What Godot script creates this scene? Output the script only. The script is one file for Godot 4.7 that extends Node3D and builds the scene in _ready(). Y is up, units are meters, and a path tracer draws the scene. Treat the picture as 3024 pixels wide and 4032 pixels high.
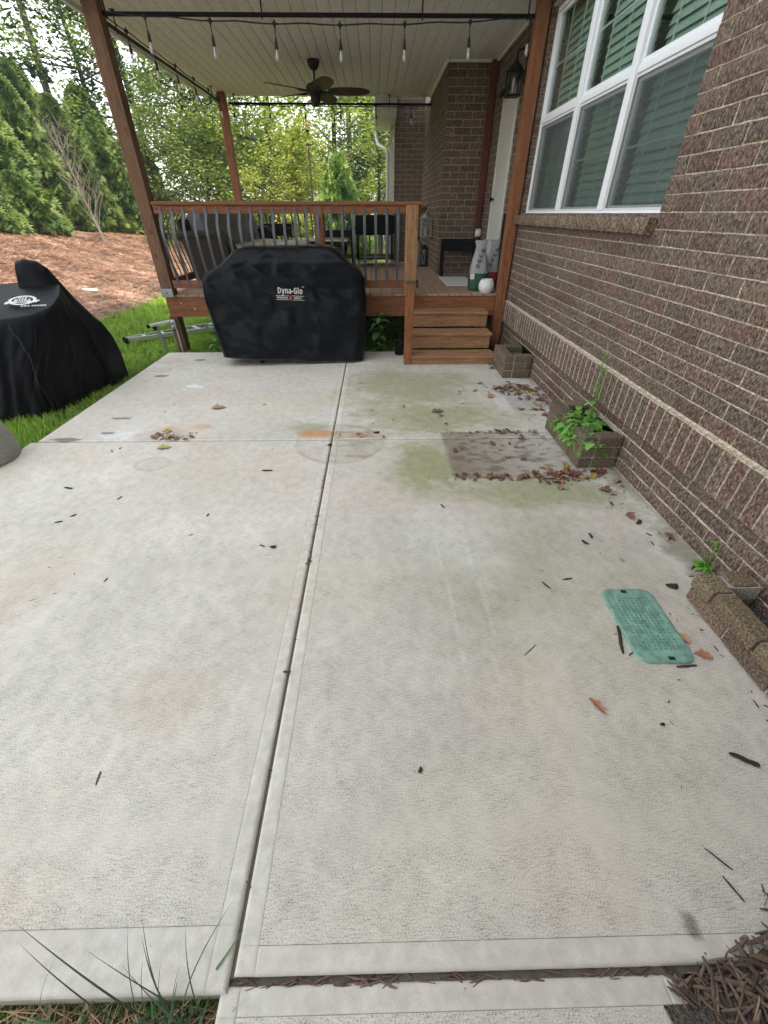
extends Node3D

# ---------- mesh builder: shared vertices are smoothed by face area, separate ones stay sharp ----------
class G:
	var v := PackedVector3Array()
	var c := PackedColorArray()
	var i := PackedInt32Array()
	var uv := PackedVector2Array()
	var col := Color.WHITE
	var tinted := false

	func at(p: Vector3) -> int:
		v.append(p)
		c.append(col)
		return v.size() - 1

	func tri(a: int, b: int, d: int) -> void:
		i.append(a); i.append(b); i.append(d)

	func face(a: int, b: int, d: int, e: int) -> void:
		i.append(a); i.append(b); i.append(d)
		i.append(a); i.append(d); i.append(e)

	func quad(a: Vector3, b: Vector3, d: Vector3, e: Vector3) -> void:
		var k := at(a)
		at(b); at(d); at(e)
		face(k, k + 1, k + 2, k + 3)

	# a polygon of vertex numbers that looks along `out`
	func facing(idx: Array, out: Vector3) -> void:
		var a: Vector3 = v[idx[0]]
		var n: Vector3 = (v[idx[2]] - a).cross(v[idx[1]] - a)
		if n.dot(out) < 0.0:
			idx = idx.duplicate()
			idx.reverse()
		for k in range(1, idx.size() - 1):
			tri(idx[0], idx[k], idx[k + 1])

	func box(m: Vector3, s: Vector3, bev := 0.0, b := Basis.IDENTITY) -> void:
		var h := s * 0.5
		var id := {}
		bev = minf(bev, minf(h.x, minf(h.y, h.z)) * 0.9)
		for sx in [-1, 1]:
			for sy in [-1, 1]:
				for sz in [-1, 1]:
					for k in 3:
						var p := Vector3(sx * h.x, sy * h.y, sz * h.z)
						for j in 3:
							if j != k:
								p[j] -= signf(p[j]) * bev
						id[Vector4i(sx, sy, sz, k)] = at(m + b * p)
		for k in 3:
			var u := (k + 1) % 3
			var w := (k + 2) % 3
			for s1 in [-1, 1]:
				var q := []
				for st in [[-1, -1], [1, -1], [1, 1], [-1, 1]]:
					var sg := Vector3i.ZERO
					sg[k] = s1; sg[u] = st[0]; sg[w] = st[1]
					q.append(id[Vector4i(sg.x, sg.y, sg.z, k)])
				var out := Vector3.ZERO
				out[k] = s1
				facing(q, b * out)
			if bev > 0.0:
				for s1 in [-1, 1]:
					for s2 in [-1, 1]:
						var q := []
						for e in [[-1, k], [1, k]]:
							pass
						var lo := Vector3i.ZERO
						lo[u] = s1; lo[w] = s2; lo[k] = -1
						var hi := lo
						hi[k] = 1
						q = [id[Vector4i(lo.x, lo.y, lo.z, u)], id[Vector4i(hi.x, hi.y, hi.z, u)], id[Vector4i(hi.x, hi.y, hi.z, w)], id[Vector4i(lo.x, lo.y, lo.z, w)]]
						var out := Vector3.ZERO
						out[u] = s1; out[w] = s2
						facing(q, b * out)
		if bev > 0.0:
			for sx in [-1, 1]:
				for sy in [-1, 1]:
					for sz in [-1, 1]:
						facing([id[Vector4i(sx, sy, sz, 0)], id[Vector4i(sx, sy, sz, 1)], id[Vector4i(sx, sy, sz, 2)]], b * Vector3(sx, sy, sz))

	# box between two corners
	func span(a: Vector3, b: Vector3, bev := 0.0) -> void:
		box((a + b) * 0.5, (b - a).abs(), bev)

	# rows of points, neighbours joined; loop closes every row; flip turns it inside out
	func sheet(rows: Array, loop := false, flip := false) -> int:
		var first := v.size()
		var n: int = rows[0].size()
		for r in rows:
			for p in r:
				at(p)
		for a in rows.size() - 1:
			for b in (n if loop else n - 1):
				var b2 := (b + 1) % n
				var k := first + a * n
				if flip:
					face(k + b, k + b2, k + n + b2, k + n + b)
				else:
					face(k + b, k + n + b, k + n + b2, k + b2)
		return first

	func fan(row: int, n: int, m: Vector3, out: Vector3) -> void:
		var k := at(m)
		for b in n:
			facing([row + b, row + (b + 1) % n, k], out)

	func tube(pts: PackedVector3Array, rad: Array, sides := 6, caps := true) -> void:
		var rows := []
		var side := Vector3.RIGHT
		for k in pts.size():
			var d := (pts[mini(k + 1, pts.size() - 1)] - pts[maxi(k - 1, 0)]).normalized()
			if k == 0:
				side = d.cross(Vector3.UP if absf(d.y) < 0.9 else Vector3.RIGHT).normalized()
			side = (side - d * side.dot(d)).normalized()
			var up := side.cross(d)
			var row := PackedVector3Array()
			for s in sides:
				var t := TAU * s / sides
				row.append(pts[k] + (side * cos(t) + up * sin(t)) * rad[mini(k, rad.size() - 1)])
			rows.append(row)
		var f := sheet(rows, true, true)
		if caps:
			var last := pts.size() - 1
			fan(f, sides, pts[0], pts[0] - pts[1])
			fan(f + last * sides, sides, pts[last], pts[last] - pts[last - 1])

	func rod(a: Vector3, b: Vector3, r: float, sides := 8) -> void:
		tube(PackedVector3Array([a, b]), [r, r], sides)

	# profile of (radius, height) turned about the y axis through m
	func lathe(prof: Array, m := Vector3.ZERO, sides := 24, squash := 1.0) -> void:
		var rows := []
		for p in prof:
			var row := PackedVector3Array()
			for s in sides:
				var t := TAU * s / sides
				row.append(m + Vector3(p[0] * cos(t), p[1], p[0] * sin(t) * squash))
			rows.append(row)
		sheet(rows, true)

	func add(o: G, t: Transform3D, tint := Color.WHITE) -> void:
		var k := v.size()
		for p in o.v:
			v.append(t * p)
		for q in o.c:
			c.append(q * tint)
		for j in o.i:
			i.append(j + k)

	# strip of width w through pts lying across dir `across`, a leaf or a blade
	func blade(pts: PackedVector3Array, w: Array, across: Vector3) -> void:
		var k := v.size()
		for j in pts.size():
			at(pts[j] - across * w[j] * 0.5)
			at(pts[j] + across * w[j] * 0.5)
		for j in pts.size() - 1:
			face(k + 2 * j, k + 2 * j + 2, k + 2 * j + 3, k + 2 * j + 1)

	func arrays() -> Array:
		var n := PackedVector3Array()
		n.resize(v.size())
		for t in range(0, i.size(), 3):
			var a := i[t]
			var b := i[t + 1]
			var d := i[t + 2]
			var f := (v[d] - v[a]).cross(v[b] - v[a])
			n[a] += f
			n[b] += f
			n[d] += f
		for t in n.size():
			n[t] = n[t].normalized() if n[t].length_squared() > 1e-20 else Vector3.UP
		var arr := []
		arr.resize(Mesh.ARRAY_MAX)
		arr[Mesh.ARRAY_VERTEX] = v
		arr[Mesh.ARRAY_NORMAL] = n
		if tinted:
			arr[Mesh.ARRAY_COLOR] = c
		if uv.size() == v.size() and v.size() > 0:
			arr[Mesh.ARRAY_TEX_UV] = uv
		arr[Mesh.ARRAY_INDEX] = i
		return arr

	func mesh() -> ArrayMesh:
		var m := ArrayMesh.new()
		m.add_surface_from_arrays(Mesh.PRIMITIVE_TRIANGLES, arrays())
		return m


var M := {}
var T := {}
var rng := RandomNumberGenerator.new()
var nz := FastNoiseLite.new()

func rnd(a: float, b: float) -> float:
	return rng.randf_range(a, b)

func ns(x: float, y: float, z := 0.0) -> float:
	return nz.get_noise_3d(x, y, z)

# linear base colour to the sRGB that albedo_color wants
func lin(r: float, g: float, b: float) -> Color:
	return Color(r, g, b).linear_to_srgb()

# ---------- the scene tree ----------
func meta(o: Node, label: String, category: String, group := "", kind := "") -> void:
	if label:
		o.set_meta("label", label)
	if category:
		o.set_meta("category", category)
	if group:
		o.set_meta("group", group)
	if kind:
		o.set_meta("kind", kind)

func thing(called: String, label: String, category: String, at := Vector3.ZERO, group := "") -> Node3D:
	var o := Node3D.new()
	o.name = called
	add_child(o, true)
	o.position = at
	meta(o, label, category, group)
	return o

func put(called: String, mesh: Mesh, mat: Material, parent: Node = null, at := Transform3D.IDENTITY) -> MeshInstance3D:
	var o := MeshInstance3D.new()
	o.name = called
	o.mesh = mesh
	o.material_override = mat
	o.transform = at
	(parent if parent else self).add_child(o, true)
	return o

func part(called: String, g: G, mat: Material, parent: Node = null) -> MeshInstance3D:
	return put(called, g.mesh(), mat, parent)

func copies(called: String, mesh: Mesh, mat: Material, list: Array, parent: Node = null, cols := []) -> MultiMeshInstance3D:
	var mm := MultiMesh.new()
	mm.transform_format = MultiMesh.TRANSFORM_3D
	mm.use_colors = cols.size() > 0
	mm.mesh = mesh
	mm.instance_count = list.size()
	for k in list.size():
		mm.set_instance_transform(k, list[k])
		if cols.size():
			mm.set_instance_color(k, cols[k])
	var o := MultiMeshInstance3D.new()
	o.name = called
	o.multimesh = mm
	o.material_override = mat
	o.set_meta("kind", "stuff")
	(parent if parent else self).add_child(o, true)
	return o

# ---------- textures ----------
func noise(freq: float, kind := FastNoiseLite.TYPE_SIMPLEX_SMOOTH, oct := 4, seed_ := 1, gain := 0.5) -> FastNoiseLite:
	var n := FastNoiseLite.new()
	n.noise_type = kind
	n.frequency = freq
	n.fractal_octaves = oct
	n.fractal_gain = gain
	n.seed = seed_
	return n

# grey picture from layers [noise, weight, squeeze across, squeeze down]; values centred on `mid`
func grey(size: int, layers: Array, mid := 0.5, contrast := 1.0, lo := 0.0, pit := 1.0) -> ImageTexture:
	var sum := PackedFloat32Array()
	sum.resize(size * size)
	for l in layers:
		var n: FastNoiseLite = l[0]
		var im := n.get_seamless_image(size / int(l[2]), size / int(l[3]), false, false, 0.2)
		im.convert(Image.FORMAT_L8)
		if im.get_width() != size or im.get_height() != size:
			im.resize(size, size, Image.INTERPOLATE_CUBIC)
		var d := im.get_data()
		var w: float = l[1] / 255.0
		for k in sum.size():
			sum[k] += (d[k] - 127.5) * w
	var out := PackedByteArray()
	out.resize(size * size)
	for k in sum.size():
		var e := sum[k]
		if pit > 1.0:
			e = (e + 0.10) * pit - 0.10 if e < -0.10 else e * 0.6
		out[k] = clampi(int((mid + e * contrast) * 255.0), int(lo * 255.0), 255)
	var t := ImageTexture.create_from_image(Image.create_from_data(size, size, false, Image.FORMAT_L8, out))
	t.set_meta("mid", pow(mid, 2.2))
	return t

func mat(name_: String, color: Color, rough := 0.8, tex: Texture2D = null, scale := Vector3.ONE, bump: Texture2D = null, depth := 0.0, metal := 0.0) -> StandardMaterial3D:
	var m := StandardMaterial3D.new()
	m.resource_name = name_
	m.albedo_color = color
	m.roughness = rough
	m.metallic = metal
	if tex:
		# the picture's own mean must not darken the colour
		var k: float = 1.0 / tex.get_meta("mid")
		var l := color.srgb_to_linear()
		m.albedo_color = Color(l.r * k, l.g * k, l.b * k, color.a).linear_to_srgb()
		m.albedo_texture = tex
	if bump:
		m.heightmap_enabled = true
		m.heightmap_texture = bump
		m.heightmap_scale = depth
	if tex or bump:
		m.uv1_triplanar = true
		m.uv1_world_triplanar = true
		m.uv1_scale = scale
	M[name_] = m
	return m

func tinted(m: StandardMaterial3D) -> StandardMaterial3D:
	m.vertex_color_use_as_albedo = true
	return m

func leafy(m: StandardMaterial3D, back: Color) -> StandardMaterial3D:
	m.vertex_color_use_as_albedo = true
	m.backlight_enabled = true
	m.backlight = back
	m.cull_mode = BaseMaterial3D.CULL_DISABLED
	return m

func materials() -> void:
	T.concrete = grey(1024, [[noise(0.21, FastNoiseLite.TYPE_SIMPLEX_SMOOTH, 2, 3), 0.52, 1, 1], [noise(0.012, FastNoiseLite.TYPE_SIMPLEX_SMOOTH, 3, 4), 0.14, 1, 1], [noise(0.42, FastNoiseLite.TYPE_SIMPLEX_SMOOTH, 2, 5), 0.34, 16, 1]], 0.80, 0.66, 0.0, 1.8)
	T.broom = grey(1024, [[noise(0.22, FastNoiseLite.TYPE_SIMPLEX_SMOOTH, 2, 6), 0.8, 16, 1], [noise(0.22, FastNoiseLite.TYPE_SIMPLEX_SMOOTH, 2, 7), 0.7, 1, 1]], 0.5, 1.0)
	T.grain = grey(1024, [[noise(0.03, FastNoiseLite.TYPE_SIMPLEX_SMOOTH, 5, 8, 0.65), 0.8, 1, 1], [noise(0.008, FastNoiseLite.TYPE_SIMPLEX_SMOOTH, 2, 9), 0.35, 1, 1]], 0.72, 0.55)
	T.rough = grey(512, [[noise(0.03, FastNoiseLite.TYPE_SIMPLEX_SMOOTH, 5, 10, 0.6), 1.0, 1, 1]], 0.75, 0.6)
	T.pits = grey(512, [[noise(0.04, FastNoiseLite.TYPE_CELLULAR, 2, 11), 0.6, 1, 1], [noise(0.06, FastNoiseLite.TYPE_SIMPLEX_SMOOTH, 4, 12, 0.65), 0.9, 1, 1]], 0.5, 1.0)
	T.brick = grey(512, [[noise(0.045, FastNoiseLite.TYPE_SIMPLEX_SMOOTH, 5, 13, 0.7), 1.0, 1, 1]], 0.72, 1.0)
	T.smooth = grey(512, [[noise(0.02, FastNoiseLite.TYPE_SIMPLEX_SMOOTH, 5, 17, 0.6), 0.6, 1, 1], [noise(0.25, FastNoiseLite.TYPE_SIMPLEX_SMOOTH, 2, 18), 0.4, 1, 1]], 0.86, 0.22)
	T.grime = grey(512, [[noise(0.012, FastNoiseLite.TYPE_SIMPLEX_SMOOTH, 5, 19, 0.65), 0.9, 1, 1], [noise(0.2, FastNoiseLite.TYPE_SIMPLEX_SMOOTH, 2, 20), 0.15, 1, 1]], 0.86, 0.42)
	T.fine = grey(512, [[noise(0.2, FastNoiseLite.TYPE_SIMPLEX_SMOOTH, 3, 14), 1.0, 1, 1]], 0.82, 0.4)
	T.cloth = grey(512, [[noise(0.25, FastNoiseLite.TYPE_SIMPLEX_SMOOTH, 1, 15), 0.7, 8, 1], [noise(0.25, FastNoiseLite.TYPE_SIMPLEX_SMOOTH, 1, 16), 0.7, 1, 8]], 0.8, 0.35)
	tinted(mat("concrete", Color.WHITE, 0.95, T.concrete, Vector3(0.9, 0.9, 0.9), T.broom, 0.22))
	tinted(mat("trowelled", Color.WHITE, 0.9, T.smooth, Vector3(1.6, 1.6, 1.6), T.smooth, 0.04))
	mat("dirt", lin(0.085, 0.07, 0.055), 1.0, T.pits, Vector3(4, 4, 4), T.pits, 1.0)
	# stained timber with its grain along x, y or z
	for ax in 3:
		var s := Vector3(3.4, 3.4, 3.4)
		s[ax] = 0.22
		var n: String = ["x", "y", "z"][ax]
		mat("timber_" + n, lin(0.235, 0.085, 0.032), 0.75, T.grain, s, T.grain, 0.10)
		mat("timber_pale_" + n, lin(0.31, 0.165, 0.078), 0.8, T.grain, s, T.grain, 0.12)
		mat("timber_grey_" + n, lin(0.165, 0.082, 0.042), 0.8, T.grain, s, T.grain, 0.12)
	mat("deck_wood", lin(0.38, 0.245, 0.175), 0.7, T.grain, Vector3(3.4, 3.4, 0.22), T.grain, 0.12)
	mat("timber_red", lin(0.115, 0.028, 0.020), 0.7, T.grain, Vector3(3.4, 0.22, 3.4), T.grain, 0.06)
	mat("moss_wood", lin(0.10, 0.09, 0.05), 1.0, T.grain, Vector3(5, 5, 5), T.grain, 0.2)
	tinted(mat("brick", Color.WHITE, 0.95, T.brick, Vector3(2.6, 1.15, 2.6), T.pits, 2.6))
	tinted(mat("well_brick", Color.WHITE, 0.95, T.brick, Vector3(3, 3, 3), T.pits, 0.7))
	mat("mortar", lin(0.44, 0.375, 0.275), 1.0, T.rough, Vector3(3, 3, 3), T.pits, 0.4)
	mat("vinyl_white", lin(0.78, 0.79, 0.82), 0.4)
	mat("paint_white", lin(0.60, 0.59, 0.55), 0.55, T.fine, Vector3(6, 6, 6))
	mat("soffit", lin(0.86, 0.87, 0.85), 0.6, T.smooth, Vector3(1.5, 1.5, 1.5))
	mat("black_iron", lin(0.012, 0.012, 0.013), 0.5, null, Vector3.ONE, null, 0.0, 0.4)
	mat("baluster_iron", lin(0.095, 0.095, 0.10), 0.42, null, Vector3.ONE, null, 0.0, 0.3)
	mat("black_plastic", lin(0.010, 0.010, 0.011), 0.5)
	M.black_plastic.metallic_specular = 0.2
	M.black_iron.metallic_specular = 0.3
	mat("joint_dirt", lin(0.115, 0.10, 0.085), 1.0, T.smooth, Vector3(6, 6, 6))
	mat("rubber_cord", lin(0.014, 0.012, 0.013), 0.6)
	mat("steel", lin(0.45, 0.46, 0.47), 0.4, T.fine, Vector3(9, 9, 9), null, 0.0, 0.7)
	mat("aluminium", lin(0.62, 0.63, 0.64), 0.38, T.fine, Vector3(4, 4, 4), null, 0.0, 0.55)
	mat("grill_cover", lin(0.005, 0.006, 0.0085), 0.40, T.cloth, Vector3(14, 14, 14), T.cloth, 0.03)
	mat("smoker_cover", lin(0.006, 0.006, 0.0075), 0.55, T.cloth, Vector3(12, 12, 12), T.cloth, 0.03)
	M.grill_cover.metallic_specular = 0.24
	M.grill_cover.roughness = 0.31
	M.smoker_cover.metallic_specular = 0.2
	M.smoker_cover.roughness = 0.42
	mat("hem", lin(0.03, 0.03, 0.03), 0.7)
	mat("print_white", lin(0.62, 0.62, 0.58), 0.6)
	mat("print_red", lin(0.42, 0.05, 0.06), 0.6)
	mat("fan_wood", lin(0.085, 0.036, 0.022), 0.55, T.grain, Vector3(4, 4, 1))
	mat("fan_metal", lin(0.018, 0.016, 0.016), 0.45, null, Vector3.ONE, null, 0.0, 0.3)
	mat("wicker", lin(0.030, 0.020, 0.015), 0.7, T.cloth, Vector3(9, 9, 9), T.cloth, 0.4)
	mat("cushion_dark", lin(0.19, 0.195, 0.215), 0.9, T.cloth, Vector3(8, 8, 8))
	mat("cushion_pale", lin(0.42, 0.38, 0.31), 0.95, T.cloth, Vector3(8, 8, 8))
	mat("screen_grey", lin(0.05, 0.06, 0.06), 0.6)
	mat("slat", lin(0.30, 0.47, 0.37), 0.6)
	mat("grille_bar", lin(0.42, 0.60, 0.50), 0.5)
	mat("room_dark", lin(0.02, 0.025, 0.022), 0.9)
	var gl := mat("glass", Color(0.10, 0.22, 0.17, 0.24), 0.02)
	gl.metallic_specular = 1.0
	gl.transparency = BaseMaterial3D.TRANSPARENCY_ALPHA
	var sc := mat("insect_screen", Color(0.30, 0.33, 0.33, 0.50), 0.7)
	sc.transparency = BaseMaterial3D.TRANSPARENCY_ALPHA
	var bg := mat("bulb_glass", Color(0.9, 0.92, 0.95, 0.22), 0.03)
	bg.transparency = BaseMaterial3D.TRANSPARENCY_ALPHA
	mat("filament", lin(0.62, 0.60, 0.55), 0.4)
	mat("lid_green", lin(0.175, 0.315, 0.25), 0.65, T.grime, Vector3(2.2, 2.2, 2.2))
	mat("lid_bar", lin(0.095, 0.225, 0.175), 0.7)
	mat("straw_ground", lin(0.50, 0.29, 0.19), 1.0, T.pits, Vector3(2.5, 2.5, 2.5), T.pits, 2.0)
	mat("lawn_ground", lin(0.12, 0.18, 0.03), 1.0, T.pits, Vector3(3, 3, 3), T.pits, 1.5)
	leafy(tinted(mat("grass", Color.WHITE, 0.6)), Color(0.5, 0.6, 0.2))
	tinted(mat("needles", Color.WHITE, 0.8))
	tinted(mat("chips", Color.WHITE, 0.9, T.grain, Vector3(9, 9, 9), T.grain, 0.2))
	leafy(mat("leaf", Color.WHITE, 0.55), Color(0.85, 1.0, 0.45))
	leafy(mat("conifer", Color.WHITE, 0.6), Color(0.35, 0.45, 0.15))
	mat("bark", lin(0.07, 0.058, 0.048), 1.0, T.pits, Vector3(6, 2, 6), T.pits, 2.0)
	mat("bark_pale", lin(0.22, 0.20, 0.175), 1.0, T.rough, Vector3(6, 2, 6))
	mat("pot_glaze", lin(0.27, 0.265, 0.24), 0.6, T.rough, Vector3(9, 4, 9), T.rough, 0.3)
	mat("vase_white", lin(0.74, 0.74, 0.74), 0.5)
	mat("plastic_bag", lin(0.33, 0.34, 0.35), 0.35, T.rough, Vector3(6, 6, 6), T.rough, 0.4)
	mat("bag_green", lin(0.010, 0.075, 0.04), 0.35, T.rough, Vector3(6, 6, 6), T.rough, 0.4)
	mat("bag_red", lin(0.24, 0.012, 0.025), 0.35, T.rough, Vector3(6, 6, 6), T.rough, 0.4)
	mat("ink", lin(0.008, 0.008, 0.010), 0.6)
	mat("yellow", lin(0.75, 0.42, 0.01), 0.5)
	mat("rust", lin(0.06, 0.035, 0.025), 0.8)

# ---------- camera, sky, sun ----------
func view() -> void:
	var cam := Camera3D.new()
	cam.name = "camera"
	cam.fov = 102.4313
	cam.near = 0.05
	cam.far = 400.0
	add_child(cam)
	cam.position = Vector3(0, 1.5, 0)
	cam.rotation = Vector3(deg_to_rad(-35.977), deg_to_rad(-1.0589), 0)
	cam.current = true
	var sky := ProceduralSkyMaterial.new()
	sky.sky_top_color = Color(0.855, 0.875, 0.91)
	sky.sky_horizon_color = Color(0.99, 0.975, 0.95)
	sky.sky_curve = 0.16
	sky.ground_bottom_color = Color(0.30, 0.30, 0.28)
	sky.ground_horizon_color = Color(0.62, 0.66, 0.66)
	sky.sun_angle_max = 20.0
	sky.sky_energy_multiplier = 1.5
	var env := Environment.new()
	env.background_mode = Environment.BG_SKY
	env.sky = Sky.new()
	env.sky.sky_material = sky
	env.tonemap_mode = Environment.TONE_MAPPER_LINEAR
	env.tonemap_exposure = 1.22
	env.fog_enabled = true
	env.fog_density = 0.0014
	env.fog_light_color = Color(0.90, 0.94, 0.98)
	env.sdfgi_enabled = true
	env.ssao_enabled = true
	env.ssil_enabled = true
	var we := WorldEnvironment.new()
	we.name = "environment"
	we.environment = env
	add_child(we)
	var sun := DirectionalLight3D.new()
	sun.name = "sun"
	sun.light_energy = 1.6
	sun.light_color = Color(1.0, 0.94, 0.84)
	sun.light_angular_distance = 0.6
	sun.shadow_enabled = true
	add_child(sun)
	sun.look_at_from_position(Vector3.ZERO, -Vector3(0.35, 1.0, 0.70))

# ---------- ground ----------
func edge_x(z: float) -> float:
	return -5.15 + 0.25 * ns(z * 18.0, 3.0) - 0.02 * (z + 9.0)

func ground_y(x: float, z: float) -> float:
	var t := clampf((edge_x(z) - x) / 3.9, 0.0, 1.0)
	var top := lerpf(1.22, 0.78, clampf((-10.0 - z) / 10.0, 0.0, 1.0))
	top = lerpf(top, 0.9, clampf((z + 2.0) / 8.0, 0.0, 1.0))
	var y := -0.1 + (top + 0.1) * (t * 0.75 + 0.25 * t * t * (3.0 - 2.0 * t))
	return y + 0.05 * t * ns(x * 30.0, z * 30.0) + 0.01 * ns(x * 60.0, z * 60.0)

func ground() -> void:
	var xs := []
	var x := -90.0
	while x < 90.0:
		xs.append(x)
		x += 0.35 if (x > -14.0 and x < 3.0) else (2.5 if (x > -30.0 and x < 20.0) else 12.0)
	var zs := []
	var z := -120.0
	while z < 40.0:
		zs.append(z)
		z += 0.4 if (z > -24.0 and z < 3.0) else (2.5 if (z > -50.0 and z < 15.0) else 12.0)
	var g := G.new()
	var rows := []
	for zz in zs:
		var row := PackedVector3Array()
		for xx in xs:
			row.append(Vector3(xx, ground_y(xx, zz) - 0.006, zz))
		rows.append(row)
	g.sheet(rows, false, true)
	var o := part("lawn", g, M.lawn_ground)
	meta(o, "green lawn beside the patio and under the deck", "", "", "structure")
	g = G.new()
	rows = []
	for k in 120:
		var zz := -40.0 + k * 0.36
		var row := PackedVector3Array()
		for j in 34:
			var xx := edge_x(zz) - 0.24 * j + 0.06 * ns(zz * 90.0, j * 30.0)
			row.append(Vector3(xx, ground_y(xx, zz) + (0.0 if j == 0 else 0.018), zz))
		rows.append(row)
	g.sheet(rows, false, false)
	o = part("pine_straw_bank", g, M.straw_ground)
	meta(o, "bank of reddish pine straw rising from lawn to hedge", "", "", "structure")
	# needles lying on the bank
	var nb := G.new()
	nb.tinted = true
	for k in 7:
		var a := rnd(0, TAU)
		var d := Vector3(cos(a), rnd(-0.05, 0.28), sin(a))
		var p := Vector3(rnd(-0.07, 0.07), rnd(0.0, 0.02), rnd(-0.07, 0.07))
		var l := rnd(0.10, 0.19)
		var s := rnd(0.65, 1.25)
		nb.col = Color(s, s * rnd(0.9, 1.06), s * rnd(0.85, 1.05))
		nb.blade(PackedVector3Array([p - d * l * 0.5, p + Vector3(0, 0.012, 0), p + d * l * 0.5]), [0.004, 0.007, 0.003], d.cross(Vector3.UP).normalized())
	var list := []
	var cols := []
	while list.size() < 70000:
		var zz := -20.0 + 18.5 * pow(rng.randf(), 0.8)
		var xx := edge_x(zz) - 6.0 * pow(rng.randf(), 1.15) + 0.12
		var b := Basis(Vector3.UP, rnd(0, TAU)) * Basis(Vector3.RIGHT, rnd(-0.35, 0.35))
		list.append(Transform3D(b.scaled(Vector3.ONE * rnd(0.6, 1.15)), Vector3(xx, ground_y(xx, zz) + 0.02, zz)))
		var t := 0.72 + 0.5 * ns(xx * 50.0, zz * 50.0) + rnd(-0.14, 0.14)
		var w := rng.randf()
		cols.append(Color(0.74, 0.475, 0.35) * t if w < 0.8 else Color(0.84, 0.64, 0.48) * t)
	var st := copies("pine_straw", nb.mesh(), M.needles, list, null, cols)
	meta(st, "loose reddish pine needles covering the sloping bank", "pine straw")
	# the lawn's blades
	var tuft := G.new()
	tuft.tinted = true
	for k in 9:
		var a := rnd(0, TAU)
		var d := Vector3(cos(a), 0, sin(a))
		var p := Vector3(rnd(-0.03, 0.03), 0, rnd(-0.03, 0.03))
		var h := rnd(0.035, 0.075)
		var s := rnd(0.75, 1.2)
		tuft.col = Color(s, s, s)
		tuft.blade(PackedVector3Array([p, p + Vector3(0, h * 0.6, 0) + d * h * 0.2, p + Vector3(0, h, 0) + d * h * 0.6]), [0.006, 0.005, 0.001], d.cross(Vector3.UP))
	list = []
	cols = []
	while list.size() < 46000:
		var zz := -0.2 - 19.0 * pow(rng.randf(), 1.2)
		var e := edge_x(zz)
		var xx := rnd(e - 0.12, -2.70 if zz > -5.75 else 1.6)
		if xx > -2.5 and zz < -9.9 and rng.randf() < 0.6:
			continue
		list.append(Transform3D(Basis(Vector3.UP, rnd(0, TAU)).scaled(Vector3.ONE * rnd(0.7, 1.3)), Vector3(xx, ground_y(xx, zz) - 0.006, zz)))
		var t := 0.95 + 0.5 * ns(xx * 40.0, zz * 40.0)
		cols.append(Color(0.33, 0.53, 0.045) * t if rng.randf() < 0.88 else Color(0.46, 0.48, 0.14) * t)
	st = copies("grass", tuft.mesh(), M.grass, list, null, cols)
	meta(st, "short bright green grass growing on the lawn", "grass")

# ---------- patio ----------
func blob(d: float, r: float, soft: float) -> float:
	return 1.0 - smoothstep(r - soft, r + soft, d)

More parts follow.
